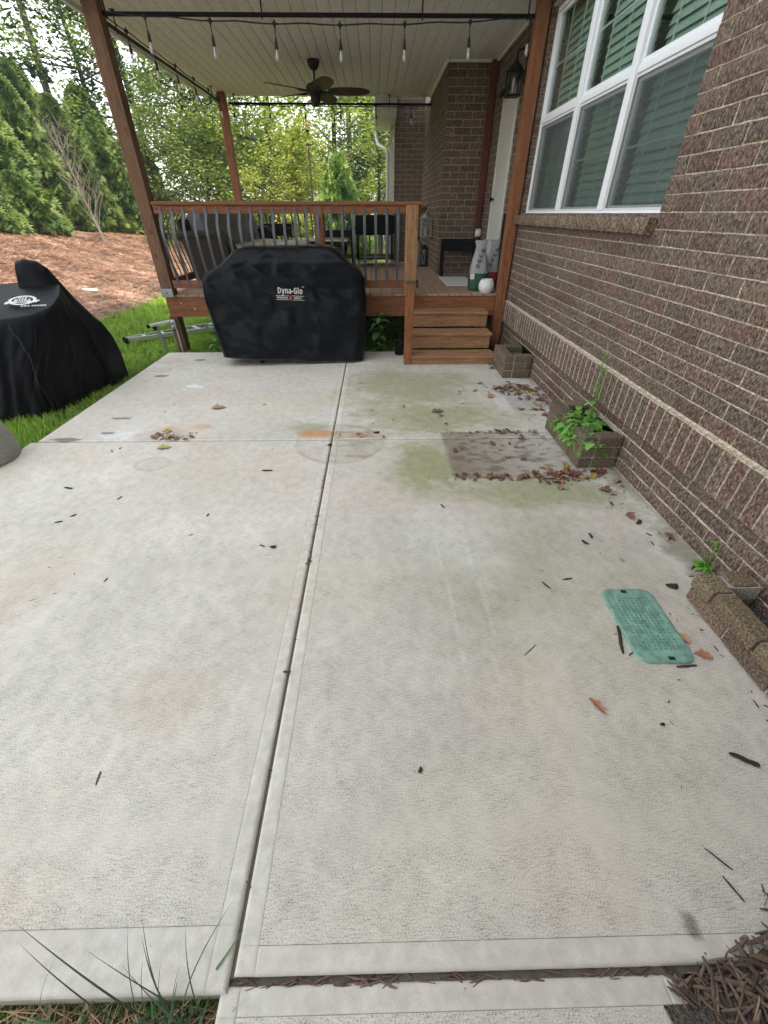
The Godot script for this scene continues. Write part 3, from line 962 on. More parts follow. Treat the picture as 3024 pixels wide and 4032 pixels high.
func window(h: Node, X: float) -> void:
	var y0 := 1.492
	var y1 := 3.07
	var z0 := -5.90
	var z1 := -3.005
	var xf := X + 0.058
	var w := thing("w", "", "")
	remove_child(w)
	w.name = "window"
	h.add_child(w, true)
	for n in ["label", "category"]:
		if w.has_meta(n):
			w.remove_meta(n)
	var g := G.new()
	# outer frame with stepped bottom
	g.span(Vector3(xf, y0, z0), Vector3(xf + 0.08, y0 + 0.026, z1), 0.003)
	g.span(Vector3(xf - 0.012, y0 - 0.002, z0 + 0.001), Vector3(xf + 0.002, y0 + 0.012, z1 - 0.001), 0.002)
	g.span(Vector3(xf, y1 - 0.035, z0), Vector3(xf + 0.08, y1, z1), 0.003)
	g.span(Vector3(xf, y0 + 0.0262, z0), Vector3(xf + 0.08, y1 - 0.0352, z0 + 0.035), 0.003)
	g.span(Vector3(xf, y0 + 0.0262, z1 - 0.035), Vector3(xf + 0.08, y1 - 0.0352, z1), 0.003)
	part("frame", g, M.vinyl_white, w)
	var m1 := -4.905
	var m2 := -3.965
	for m in [m1, m2]:
		g = G.new()
		g.span(Vector3(xf - 0.004, y0 + 0.0264, m - 0.045), Vector3(xf + 0.078, y1 - 0.0354, m + 0.045), 0.004)
		part("mullion", g, M.vinyl_white, w)
	var bays := [[z0 + 0.0352, m1 - 0.0452], [m1 + 0.0452, m2 - 0.0452], [m2 + 0.0452, z1 - 0.0352]]
	var yr := 2.255
	for b in bays:
		var a: float = b[0]
		var e: float = b[1]
		g = G.new()
		g.span(Vector3(xf + 0.006, yr, a), Vector3(xf + 0.07, yr + 0.042, e), 0.003)
		g.span(Vector3(xf + 0.016, yr - 0.018, a), Vector3(xf + 0.066, yr - 0.0002, e), 0.002)
		part("meeting_rail", g, M.vinyl_white, w)
		for s in [[y0 + 0.0264, yr - 0.0184, 0.034], [yr + 0.0422, y1 - 0.0354, 0.020]]:
			var lo: float = s[0]
			var hi: float = s[1]
			var xs: float = xf + s[2]
			g = G.new()
			g.span(Vector3(xs, lo, a), Vector3(xs + 0.03, lo + 0.028, e), 0.002)
			g.span(Vector3(xs, hi - 0.022, a), Vector3(xs + 0.03, hi, e), 0.002)
			g.span(Vector3(xs, lo + 0.0282, a), Vector3(xs + 0.03, hi - 0.0222, a + 0.026), 0.002)
			g.span(Vector3(xs, lo + 0.0282, e - 0.026), Vector3(xs + 0.03, hi - 0.0222, e), 0.002)
			part("sash", g, M.vinyl_white, w)
			g = G.new()
			g.quad(Vector3(xs + 0.012, lo + 0.02, e - 0.02), Vector3(xs + 0.012, hi - 0.02, e - 0.02), Vector3(xs + 0.012, hi - 0.02, a + 0.02), Vector3(xs + 0.012, lo + 0.02, a + 0.02))
			part("pane", g, M.glass, w)
			# thin grilles between the panes
			for k in 2:
				var zz := lerpf(a, e, (k + 1) / 3.0)
				g = G.new()
				g.span(Vector3(xs + 0.017, lo + 0.028, zz - 0.007), Vector3(xs + 0.021, hi - 0.022, zz + 0.007))
				part("grille_bar", g, M.grille_bar, w)
			var ym := (lo + hi) * 0.5
			g = G.new()
			g.span(Vector3(xs + 0.0172, ym - 0.007, a + 0.026), Vector3(xs + 0.0208, ym + 0.007, e - 0.026))
			part("grille_bar", g, M.grille_bar, w)
		g = G.new()
		g.quad(Vector3(xf + 0.018, y0 + 0.03, e - 0.012), Vector3(xf + 0.018, yr - 0.018, e - 0.012), Vector3(xf + 0.018, yr - 0.018, a + 0.012), Vector3(xf + 0.018, y0 + 0.03, a + 0.012))
		part("insect_screen", g, M.insect_screen, w)
		g = G.new()
		for q in [[a, a + 0.012], [e - 0.012, e]]:
			g.span(Vector3(xf + 0.012, y0 + 0.0264, q[0]), Vector3(xf + 0.022, yr - 0.0186, q[1]), 0.001)
		g.span(Vector3(xf + 0.012, y0 + 0.0266, a + 0.0122), Vector3(xf + 0.022, y0 + 0.040, e - 0.0122), 0.001)
		part("screen_frame", g, M.paint_white, w)
		# blind of tilted slats
		var sm := G.new()
		sm.box(Vector3.ZERO, Vector3(0.072, 0.003, e - a - 0.05), 0.001)
		var mesh := sm.mesh()
		var y := y0 + 0.05
		while y < y1 - 0.04:
			put("blind_slat", mesh, M.slat, w, Transform3D(Basis(Vector3.BACK, 1.24 + rnd(-0.012, 0.012)), Vector3(xf + 0.135, y, (a + e) * 0.5)))
			y += 0.056
	g = G.new()
	g.span(Vector3(xf + 0.19, y0 - 0.05, z0 - 0.05), Vector3(xf + 0.23, y1 + 0.05, z1 + 0.05))
	part("room", g, M.room_dark, w)
	g = G.new()
	g.span(Vector3(xf + 0.0802, y0 - 0.04, z0 - 0.03), Vector3(xf + 0.189, y0 - 0.001, z1 + 0.03))
	part("stool", g, M.vinyl_white, w)

# ---------- brick wells round the vents ----------
func vent_well(label: String, x0: float, za: float, zb: float, rows: int, cap: bool) -> void:
	var o := thing("vent_well", label, "brick well", Vector3(x0, 0, (za + zb) * 0.5), "brick wells along the house wall")
	var x1 := 1.714
	var d := 0.095
	var core := G.new()
	var top := rows * COURSE - 0.004
	var zc := (za + zb) * 0.5
	core.span(Vector3(0.008, -0.05, za + 0.008 - zc), Vector3(d - 0.008, top - 0.012, zb - 0.008 - zc))
	core.span(Vector3(d - 0.0085, -0.05, zb - d + 0.008 - zc), Vector3(x1 - x0, top - 0.0125, zb - 0.0082 - zc))
	core.span(Vector3(d - 0.0085, -0.05, za + 0.008 - zc), Vector3(x1 - x0, top - 0.0125, za + d - 0.0082 - zc))
	part("mortar", core, M.mortar_grey, o)
	for k in rows:
		var y := (k + 0.5) * COURSE
		var hgt := 0.073
		var walls := [[Vector3(0, y, za - zc), Vector3(0, 0, 1), zb - za, Vector3(-1, 0, 0)], [Vector3(d + 0.01, y, zb - zc), Vector3(1, 0, 0), x1 - x0 - d - 0.012, Vector3(0, 0, 1)], [Vector3(d + 0.01, y, za - zc), Vector3(1, 0, 0), x1 - x0 - d - 0.012, Vector3(0, 0, -1)]]
		for w in walls:
			var s := -0.12 * (k % 2)
			while s < w[2] - 0.02:
				var a := maxf(s, 0.0)
				var b := minf(s + 0.24, w[2])
				s += MODULE
				if b - a < 0.025:
					continue
				var g := G.new()
				g.tinted = true
				var t := rnd(0.75, 1.15)
				g.col = Color(0.165, 0.128, 0.082) * t if rng.randf() < 0.7 else Color(0.175, 0.12, 0.085) * t
				if cap and k == rows - 1:
					g.col = Color(0.19, 0.145, 0.088) * rnd(0.85, 1.1)
				var m: Vector3 = w[0] + w[1] * ((a + b) * 0.5) - w[3] * (d * 0.5 - 0.002) + w[3] * rnd(-0.002, 0.003)
				var size := Vector3(d, hgt, d)
				for j in 3:
					if absf(w[1][j]) > 0.5:
						size[j] = b - a
				if cap and k == rows - 1:
					m += w[3] * 0.012
				g.box(m, size, 0.006, Basis(Vector3.UP, rnd(-0.01, 0.01)))
				part("brick", g, M.well_brick, o)
	var e := G.new()
	e.span(Vector3(d - 0.01, -0.05, za + d - 0.01 - zc), Vector3(x1 - x0, 0.05, zb - d + 0.01 - zc))
	part("soil", e, M.dirt, o)

func wells() -> void:
	vent_well("empty mossy brick well beside the deck steps", 1.415, -5.09, -4.60, 3, false)
	vent_well("brick well planted with leafy mustard greens in front of a vent", 1.445, -3.27, -2.58, 3, false)
	vent_well("low brick well with thick capping nearest the green valve lid", 1.475, -1.34, -0.42, 2, true)

# ---------- porch ----------
func baluster() -> Mesh:
	# flat iron bar with a belly, face towards +z, rail at z = 0
	var g := G.new()
	var prof := [[1.560, 0.004], [1.495, 0.004], [1.470, 0.014], [1.43, 0.050], [1.38, 0.076], [1.30, 0.090], [1.20, 0.086], [1.08, 0.064], [0.97, 0.036], [0.88, 0.013], [0.83, 0.004], [0.757, 0.004]]
	var w := 0.0150
	var t := 0.0032
	var rows := []
	for s in [[-w, t], [w, t], [w, -t], [-w, -t]]:
		for twice in 1:
			var row := PackedVector3Array()
			for p in prof:
				row.append(Vector3(s[0], p[0], p[1] + s[1]))
			rows.append(row)
	for k in 4:
		g.sheet([rows[k], rows[(k + 1) % 4]], false, true)
	for s in [0, prof.size() - 1]:
		g.quad(rows[0][s], rows[1][s], rows[2][s], rows[3][s])
	# bolt heads
	for y in [1.535, 0.785]:
		g.box(Vector3(0, y, 0.009), Vector3(0.009, 0.009, 0.006), 0.002)
	return g.mesh()

# a rail run from a to b (on the deck, y ignored), balusters on the side `out`
func railing(o: Node3D, a: Vector3, b: Vector3, out: Vector3, spots: Array, ax: String, parent_mesh: Mesh, low := true) -> void:
	var d := (b - a).normalized()
	var l := a.distance_to(b)
	var m := (a + b) * 0.5
	var bs := Basis(d, Vector3.UP, d.cross(Vector3.UP))
	var g := G.new()
	g.box(m + Vector3(0, 1.594, 0) - out * 0.045, Vector3(l, 0.034, 0.138), 0.004, bs)
	part("cap_rail", g, M["timber_" + ax], o)
	g = G.new()
	g.box(m + Vector3(0, 1.5365, 0) - out * 0.019, Vector3(l, 0.080, 0.038), 0.003, bs)
	part("upper_rail", g, M["timber_" + ax], o)
	g = G.new()
	g.box(m + Vector3(0, 0.777, 0) - out * 0.019, Vector3(l, 0.086, 0.038), 0.003, bs)
	part("lower_rail", g, M["timber_" + ax], o)
	var turn := Basis(Vector3.UP.cross(out), Vector3.UP, out)
	for s in spots:
		put("baluster", parent_mesh, M.baluster_iron, o, Transform3D(turn, a + d * s))

func porch() -> void:
	# deck
	var d := thing("porch_deck", "raised timber deck with reddish rim board behind the patio", "deck")
	var x := -2.70
	var dz0 := -10.22
	var dz1 := -5.945
	while x < 1.62:
		var g := G.new()
		var w := minf(0.140, 1.69 - x)
		var zb := dz0 if x < 0.95 else -9.7
		g.box(Vector3(x + w * 0.5, 0.645 + rnd(-0.001, 0.001), (zb + dz1) * 0.5 + rnd(-0.003, 0.003)), Vector3(w, 0.030, dz1 - zb), 0.004)
		part("deck_board", g, M.deck_wood, d)
		x += 0.1465
	var g := G.new()
	g.span(Vector3(-2.705, 0.395, -5.99), Vector3(1.56, 0.629, -5.952), 0.004)
	var rim := part("rim_board", g, M.timber_x, d)
	g = G.new()
	g.span(Vector3(-2.705, 0.395, -10.2), Vector3(-2.667, 0.629, -5.9905), 0.004)
	part("rim_board", g, M.timber_z, d)
	g = G.new()
	g.span(Vector3(-2.666, 0.395, -10.2), Vector3(1.0, 0.629, -10.162), 0.004)
	part("rim_board", g, M.timber_x, d)
	var k := 0
	while k < 8:
		g = G.new()
		var zj := -6.45 - 0.5 * k
		g.span(Vector3(-2.666, 0.44, zj), Vector3(1.6, 0.629, zj + 0.038))
		part("joist", g, M.timber_grey_x, d)
		k += 1
	for p in [[-2.745, -6.14, -2.625, -5.995], [-2.70, -10.15, -2.57, -10.02], [0.3, -10.15, 0.43, -10.02], [-0.75, -6.14, -0.62, -5.995]]:
		g = G.new()
		g.span(Vector3(p[0], -0.15, p[1]), Vector3(p[2], 0.394, p[3]), 0.006)
		part("support_post", g, M.timber_grey_y, d)
	for s in [[-2.52, 0.555], [-2.36, 0.49], [-2.0, 0.56]]:
		g = G.new()
		g.lathe([[0.0, 0.005], [0.008, 0.004], [0.011, 0.0]], Vector3.ZERO, 10)
		put("bolt", g.mesh(), M.steel, rim, Transform3D(Basis(Vector3.RIGHT, PI * 0.5), Vector3(s[0], s[1], -5.952)))
	# porch posts
	var p1 := thing("porch_post", "tall weathered timber porch post with knots and a steel base plate", "post", Vector3(-2.63, 0.66, -5.97), "posts carrying the porch roof")
	g = G.new()
	g.span(Vector3(-0.075, 0.002, -0.072), Vector3(0.070, 2.56, 0.072), 0.007)
	part("shaft", g, M.timber_grey_y, p1)
	g = G.new()
	g.span(Vector3(-0.082, -0.025, 0.0725), Vector3(0.062, 0.070, 0.0775), 0.001)
	g.lathe([[0.0, 0.0], [0.008, 0.0]], Vector3.ZERO, 8)
	var plate := part("base_plate", g, M.steel, p1)
	g = G.new()
	g.lathe([[0.0, 0.006], [0.007, 0.005], [0.010, 0.0]], Vector3.ZERO, 6)
	put("bolt", g.mesh(), M.black_iron, plate, Transform3D(Basis(Vector3.RIGHT, PI * 0.5), Vector3(-0.01, 0.022, 0.0775)))
	for s in [[-0.005, 0.66, 0.021], [-0.02, 0.42, 0.018], [0.02, 1.55, 0.014], [0.01, 0.16, 0.014]]:
		g = G.new()
		g.lathe([[0.0, 0.0016], [s[2] * 0.5, 0.0014], [s[2], 0.0004]], Vector3.ZERO, 14, 1.5)
		put("knot", g.mesh(), M.timber_red, p1, Transform3D(Basis(Vector3.RIGHT, PI * 0.5), Vector3(s[0], s[1], 0.0724)))
	var p2 := thing("porch_post", "far reddish porch post at the deck corner before the trees", "post", Vector3(-2.60, 0.66, -9.92), "posts carrying the porch roof")
	g = G.new()
	g.span(Vector3(-0.065, 0.002, -0.065), Vector3(0.068, 2.50, 0.065), 0.006)
	part("shaft", g, M.timber_y, p2)
	var p3 := thing("porch_post", "reddish timber porch post standing against the brick wall by the window", "post", Vector3(1.625, 0.0, -5.945), "posts carrying the porch roof")
	g = G.new()
	g.span(Vector3(-0.062, 0.0, -0.06), Vector3(0.056, 3.22, 0.06), 0.006)
	part("shaft", g, M.timber_y, p3)
	var p4 := thing("corner_board", "dark red board in the corner between bay and wall", "post", Vector3(1.635, 0.66, -7.97))
	g = G.new()
	g.span(Vector3(-0.042, 0.002, -0.06), Vector3(0.052, 2.50, 0.035), 0.005)
	part("board", g, M.timber_red, p4)
	var ob := thing("outlet_cover", "grey clear bubble cover of an outlet on the dark red board", "outlet cover", Vector3(1.645, 1.245, -7.935))
	g = G.new()
	g.box(Vector3(0, 0, 0.012), Vector3(0.085, 0.12, 0.022), 0.006)
	part("base", g, M.steel, ob)
	g = G.new()
	g.box(Vector3(0, 0.004, 0.055), Vector3(0.09, 0.105, 0.062), 0.02)
	part("cover", g, M.vase_white, ob)
	# railings
	var bal := baluster()
	var r := thing("deck_railing", "front deck railing of reddish timber with bellied iron balusters", "railing", Vector3.ZERO, "railings round the deck")
	var spots := []
	for n in 15:
		spots.append(0.075 + 0.1287 * n - 0.0)
	for n in 7:
		spots.append(2.03 + 0.1302 * n)
	railing(r, Vector3(-2.54, 0, -5.905), Vector3(0.545, 0, -5.905), Vector3(0, 0, 1), spots, "x", bal)
	g = G.new()
	g.span(Vector3(-0.712, 0.661, -5.99), Vector3(-0.604, 1.5768, -5.898), 0.005)
	part("rail_post", g, M.timber_y, r)
	g = G.new()
	g.span(Vector3(0.362, 0.661, -5.945), Vector3(0.505, 1.5769, -5.80), 0.006)
	part("newel", g, M.timber_pale_y, r)
	r = thing("deck_railing", "side deck railing with bellied balusters before the straw bank", "railing", Vector3.ZERO, "railings round the deck")
	spots = []
	for n in 29:
		spots.append(0.10 + 0.1290 * n)
	railing(r, Vector3(-2.655, 0, -6.045), Vector3(-2.655, 0, -9.85), Vector3(-1, 0, 0), spots, "z", bal)
	r = thing("deck_railing", "far deck railing seen beyond the patio furniture", "railing", Vector3.ZERO, "railings round the deck")
	spots = []
	for n in 26:
		spots.append(0.10 + 0.1290 * n)
	railing(r, Vector3(-2.53, 0, -10.10), Vector3(1.03, 0, -10.10), Vector3(0, 0, -1), spots, "x", bal)
	# steps
	var s := thing("deck_steps", "three timber steps from the patio up to the deck", "steps", Vector3(0.9, 0, -5.5))
	var xs0 := 0.435 - 0.9
	var xs1 := 1.432 - 0.9
	for n in 3:
		var zf := -5.13 - 0.28 * n + 5.5
		var y := 0.104 + 0.194 * n
		for q in 2:
			g = G.new()
			g.span(Vector3(xs0, y - 0.036, zf - 0.142 - 0.146 * q), Vector3(xs1 + 0.012 * (2 - n), y, zf - 0.146 * q + (0.012 if q == 0 else 0.0)), 0.006)
			part("tread", g, M.timber_pale_x, s)
		g = G.new()
		g.span(Vector3(xs0, maxf(y - 0.176, 0.002), zf - 0.04), Vector3(xs1 - 0.006, y - 0.0364, zf - 0.004), 0.003)
		part("riser", g, M.timber_pale_x, s)
	for q in [xs0 + 0.02, xs1 - 0.05]:
		g = G.new()
		for n in 3:
			var zf := -5.13 - 0.28 * n + 5.5 - 0.045
			g.span(Vector3(q, 0.001, -0.45), Vector3(q + 0.038, 0.06 + 0.19 * n, zf - 0.003 * n))
		part("stringer", g, M.timber_z, s)
	g = G.new()
	g.span(Vector3(0.338 - 0.9, 0.0, -5.225 + 5.5), Vector3(0.434 - 0.9, 0.88, -5.132 + 5.5), 0.005)
	var nw := part("newel", g, M.timber_y, s)
	g = G.new()
	g.span(Vector3(0.330 - 0.9, 0.8802, -5.23 + 5.5), Vector3(0.440 - 0.9, 0.898, -5.127 + 5.5), 0.004)
	part("newel_top", g, M.moss_wood, nw)
	# roof of the porch
	var rf := thing("porch_roof", "porch roof with a ceiling of narrow pale boards", "roof", Vector3(0, 3.17, -8.1))
	var cx := -2.93
	var n := 0
	while cx < 1.69:
		g = G.new()
		var w := minf(0.1302, 1.699 - cx)
		var zb := -10.12 if cx < 1.0 else -7.98
		g.box(Vector3(cx + w * 0.5, 0.010, (zb - 6.13) * 0.5 + 8.1), Vector3(w - 0.0025, 0.018, -6.13 - zb), 0.006)
		part("ceiling_board", g, M.soffit, rf)
		cx += 0.1318
		n += 1
	g = G.new()
	g.span(Vector3(-2.96, -0.004, -10.18 + 8.1), Vector3(1.03, 0.15, -10.122 + 8.1), 0.003)
	part("fascia", g, M.soffit, rf)
	g = G.new()
	g.span(Vector3(-2.975, -0.03, -10.18 + 8.1), Vector3(-2.932, 0.15, -5.60 + 8.1), 0.003)
	part("fascia", g, M.soffit, rf)
	g = G.new()
	g.span(Vector3(-2.93, -0.002, -6.128 + 8.1), Vector3(1.699, 0.02, -5.64 + 8.1), 0.003)
	part("front_soffit", g, M.vinyl_white, rf)
	g = G.new()
	g.span(Vector3(-2.99, -0.04, -5.638 + 8.1), Vector3(1.699, 0.15, -5.60 + 8.1), 0.003)
	part("fascia", g, M.vinyl_white, rf)
	g = G.new()
	g.span(Vector3(-3.02, 0.151, -10.3 + 8.1), Vector3(1.699, 0.20, -5.52 + 8.1))
	part("roof_deck", g, M.timber_grey_x, rf)
	# cove trim where ceiling meets brick
	for q in [[Vector3(1.652, -0.032, -7.93 + 8.1), Vector3(1.694, -0.0002, -5.9 + 8.1)], [Vector3(0.985, -0.032, -10.1 + 8.1), Vector3(1.026, -0.0002, -7.955 + 8.1)], [Vector3(1.0262, -0.032, -7.995 + 8.1), Vector3(1.694, -0.0002, -7.955 + 8.1)]]:
		g = G.new()
		g.span(q[0], q[1], 0.008)
		part("cove_trim", g, M.soffit, rf)

func pipe_run(label: String, pts: Array, hangers: Array) -> void:
	var o := thing("light_pipe", label, "pipe", Vector3.ZERO, "black pipes under the porch ceiling")
	var g := G.new()
	g.tube(PackedVector3Array(pts), [0.0165], 10)
	var t := part("pipe", g, M.black_iron, o)
	for h in hangers:
		g = G.new()
		g.rod(Vector3(h.x, h.y - 0.03, h.z), Vector3(h.x, 3.169, h.z), 0.007, 8)
		g.lathe([[0.0, 3.162], [0.025, 3.162], [0.025, 3.1695]], Vector3(h.x, 0, h.z), 12)
		part("hanger", g, M.black_iron, o)

var bulb_meshes := []

func lights_on(label: String, a: Vector3, b: Vector3, spots: Array, sag: float) -> void:
	var o := thing("string_lights", label, "string lights", Vector3.ZERO, "strings of bulbs under the porch ceiling")
	if bulb_meshes.is_empty():
		var g := G.new()
		g.lathe([[0.0, 0.03], [0.006, 0.028], [0.008, 0.015], [0.022, 0.006], [0.022, -0.004], [0.010, -0.014], [0.005, -0.03], [0.0042, -0.085], [0.009, -0.10], [0.014, -0.125], [0.0165, -0.15], [0.0165, -0.166], [0.0, -0.166]], Vector3.ZERO, 12)
		bulb_meshes.append(g.mesh())
		g = G.new()
		g.lathe([[0.012, -0.1662], [0.013, -0.18], [0.0185, -0.205], [0.0205, -0.225], [0.017, -0.243], [0.008, -0.251], [0.0, -0.252]], Vector3.ZERO, 14)
		bulb_meshes.append(g.mesh())
		g = G.new()
		g.lathe([[0.0, -0.167], [0.006, -0.167], [0.007, -0.185], [0.0095, -0.215], [0.006, -0.236], [0.0, -0.239]], Vector3.ZERO, 10)
		bulb_meshes.append(g.mesh())
	var l := a.distance_to(b)
	var pts := PackedVector3Array()
	for k in 41:
		var t := k / 40.0
		var p := a.lerp(b, t)
		var local := absf(sin(t * l / 0.63 * PI)) * 0.012
		p.y -= sag * 4.0 * t * (1.0 - t) + local
		pts.append(p)
	var g := G.new()
	g.tube(pts, [0.0055], 6)
	part("cord", g, M.rubber_cord, o)
	for s in spots:
		var t: float = s / l
		var p := a.lerp(b, t)
		p.y -= sag * 4.0 * t * (1.0 - t) + absf(sin(t * l / 0.63 * PI)) * 0.012
		var turn := Basis(Vector3.UP, rnd(0, 3.0)) * Basis(Vector3.RIGHT, rnd(-0.03, 0.03))
		var k := put("socket", bulb_meshes[0], M.rubber_cord, o, Transform3D(turn, p))
		put("filament", bulb_meshes[2], M.vinyl_white if a.z < -9.0 else M.filament, k)  # on the far string, white stands in for sky glints in the glass
		put("bulb", bulb_meshes[1], M.bulb_glass, k)

func lamps() -> void:
	pipe_run("black pipe across the porch front between the posts", [Vector3(-2.56, 3.032, -5.985), Vector3(1.57, 3.036, -5.985)], [Vector3(-2.53, 3.032, -5.985), Vector3(-1.055, 3.034, -5.985), Vector3(0.48, 3.035, -5.985), Vector3(1.50, 3.036, -5.985)])
	pipe_run("black pipe along the open lawn side of the porch", [Vector3(-2.635, 3.025, -6.05), Vector3(-2.635, 3.055, -9.85)], [Vector3(-2.635, 3.03, -6.4), Vector3(-2.635, 3.05, -9.5)])
	pipe_run("black pipe across the far side of the porch before the trees", [Vector3(-2.52, 3.052, -10.04), Vector3(1.02, 3.048, -10.04)], [Vector3(-2.42, 3.05, -10.04), Vector3(-1.0, 3.05, -10.04), Vector3(0.28, 3.05, -10.04)])
	lights_on("string of clear bulbs hanging across the porch front", Vector3(-2.55, 3.045, -5.955), Vector3(1.565, 3.03, -5.955), [0.39, 1.0, 1.61, 2.235, 2.86, 3.49, 4.07], 0.062)
	lights_on("string of clear bulbs along the lawn side of the porch", Vector3(-2.60, 3.06, -6.05), Vector3(-2.60, 3.085, -9.83), [0.49, 1.15, 1.82, 2.50, 3.16, 3.70], 0.0)
	lights_on("string of clear bulbs across the far side before the trees", Vector3(-2.50, 3.04, -10.015), Vector3(1.0, 3.03, -10.015), [0.05, 0.68, 1.30, 1.92, 2.545, 3.165], 0.012)
	# ceiling fan
	var f := thing("ceiling_fan", "dark five-blade ceiling fan with wooden paddles", "ceiling fan", Vector3(-0.805, 3.169, -8.06))
	var g := G.new()
	g.lathe([[0.0, 0.0], [0.085, 0.0], [0.083, -0.02], [0.06, -0.075], [0.035, -0.095], [0.0, -0.095]], Vector3.ZERO, 20)
	part("canopy", g, M.fan_metal, f)
	g = G.new()
	g.rod(Vector3(0, -0.09, 0), Vector3(0, -0.205, 0), 0.014, 10)
	part("downrod", g, M.fan_metal, f)
	g = G.new()
	g.lathe([[0.0, -0.195], [0.03, -0.20], [0.05, -0.215], [0.10, -0.23], [0.125, -0.26], [0.125, -0.305], [0.10, -0.33], [0.072, -0.345], [0.070, -0.39], [0.055, -0.43], [0.025, -0.455], [0.0, -0.46]], Vector3.ZERO, 24)
	part("motor", g, M.fan_metal, f)
	for k in 5:
		var an := deg_to_rad(-2.0 + 72.0 * k)
		g = G.new()
		var up := []
		var lo := []
		var pl := [[0.18, 0.06], [0.25, 0.090], [0.36, 0.103], [0.50, 0.105], [0.62, 0.095], [0.70, 0.072], [0.745, 0.036], [0.76, 0.004]]
		var rows := [PackedVector3Array(), PackedVector3Array(), PackedVector3Array(), PackedVector3Array()]
		for q in pl:
			rows[0].append(Vector3(q[0], 0.005, -q[1]))
			rows[1].append(Vector3(q[0], 0.005, q[1]))
			rows[2].append(Vector3(q[0], -0.004, q[1] - 0.003))
			rows[3].append(Vector3(q[0], -0.004, -q[1] + 0.003))
		g.sheet(rows, false, true)
		g.sheet([rows[3], rows[0]], false, true)
		var t := Transform3D(Basis(Vector3.UP, -an) * Basis(Vector3.RIGHT, -0.21), Vector3(0, -0.30, 0))
		var bl := put("blade", g.mesh(), M.fan_wood, f, t)
		g = G.new()
		g.tube(PackedVector3Array([Vector3(0.10, 0.0, 0), Vector3(0.16, -0.012, 0.012), Vector3(0.21, -0.010, 0), Vector3(0.27, -0.008, 0)]), [0.012, 0.010, 0.013, 0.010], 6)
		g.box(Vector3(0.25, -0.007, 0), Vector3(0.09, 0.006, 0.07), 0.002)
		part("blade_iron", g, M.fan_metal, bl)
	# coach lamp by the door
	var c := thing("wall_lantern", "black coach lantern on the brick wall above the white door", "wall lamp", Vector3(1.695, 2.76, -6.44))
	g = G.new()
	g.span(Vector3(-0.022, -0.10, -0.055), Vector3(0.0, 0.15, 0.055), 0.008)
	part("back_plate", g, M.black_iron, c)
	g = G.new()
	g.tube(PackedVector3Array([Vector3(-0.02, 0.10, 0), Vector3(-0.08, 0.17, 0), Vector3(-0.13, 0.15, 0), Vector3(-0.14, 0.09, 0)]), [0.010], 8)
	part("arm", g, M.black_iron, c)
	g = G.new()
	g.lathe([[0.0, 0.10], [0.015, 0.095], [0.03, 0.06], [0.055, 0.045], [0.09, 0.01], [0.105, -0.01], [0.0, -0.012]], Vector3(-0.14, 0, 0), 8)
	part("hood", g, M.black_iron, c)
	g = G.new()
	for k in 4:
		var a := PI * 0.25 + PI * 0.5 * k
		g.tube(PackedVector3Array([Vector3(-0.14 + 0.105 * cos(a), -0.012, 0.105 * sin(a)), Vector3(-0.14 + 0.085 * cos(a), -0.19, 0.085 * sin(a))]), [0.009], 6)
	g.box(Vector3(-0.14, -0.197, 0), Vector3(0.15, 0.018, 0.15), 0.004)
	part("cage", g, M.black_iron, c)
	g = G.new()
	for k in 4:
		var a := PI * 0.25 + PI * 0.5 * k
		var b := a + PI * 0.5
		g.quad(Vector3(-0.14 + 0.08 * cos(b), -0.188, 0.08 * sin(b)), Vector3(-0.14 + 0.10 * cos(b), -0.013, 0.10 * sin(b)), Vector3(-0.14 + 0.10 * cos(a), -0.013, 0.10 * sin(a)), Vector3(-0.14 + 0.08 * cos(a), -0.188, 0.08 * sin(a)))
	part("pane", g, M.glass, c)
	g = G.new()
	g.lathe([[0.0, -0.05], [0.012, -0.055], [0.024, -0.10], [0.016, -0.14], [0.012, -0.187], [0.0, -0.187]], Vector3(-0.14, 0, 0), 10)
	part("bulb", g, M.filament, c)

# ---------- covered grills ----------
func rounded(a: float, b: float, r: float, n: int) -> PackedVector2Array:
	# n points round a rounded rectangle of half sizes a, b, evenly by length
	var out := PackedVector2Array()
	r = minf(r, minf(a, b))
	var sx := 2.0 * (a - r)
	var sy := 2.0 * (b - r)
	var q := PI * 0.5 * r
	var total := 2.0 * sx + 2.0 * sy + 4.0 * q
	for k in n:
		var s := total * k / n
		var seg := [[sx, 0], [q, 1], [sy, 2], [q, 3], [sx, 4], [q, 5], [sy, 6], [q, 7]]
		for e in seg:
			if s <= e[0] or e[1] == 7:
				var t: float = s / e[0] if e[0] > 0.0 else 0.0
				match e[1]:
					0: out.append(Vector2(-a + r + s, b))
					1: out.append(Vector2(a - r + r * sin(t * PI * 0.5), b - r + r * cos(t * PI * 0.5)))
					2: out.append(Vector2(a, b - r - s))
					3: out.append(Vector2(a - r + r * cos(t * PI * 0.5), -b + r - r * sin(t * PI * 0.5)))
					4: out.append(Vector2(a - r - s, -b))
					5: out.append(Vector2(-a + r - r * sin(t * PI * 0.5), -b + r - r * cos(t * PI * 0.5)))
					6: out.append(Vector2(-a, -b + r + s))
					7: out.append(Vector2(-a + r - r * cos(t * PI * 0.5), b - r + r * sin(t * PI * 0.5)))
				break
			s -= e[0]
	return out

func text(s: String, size: float, depth := 0.002, font_name := "Droid Sans", bold := 700) -> TextMesh:
	var f := SystemFont.new()
	f.font_names = PackedStringArray([font_name])
	f.font_weight = bold
	var t := TextMesh.new()
	t.text = s
	t.font = f
	t.font_size = 48
	t.pixel_size = size / 48.0
	t.depth = depth
	t.curve_step = 2.0
	return t

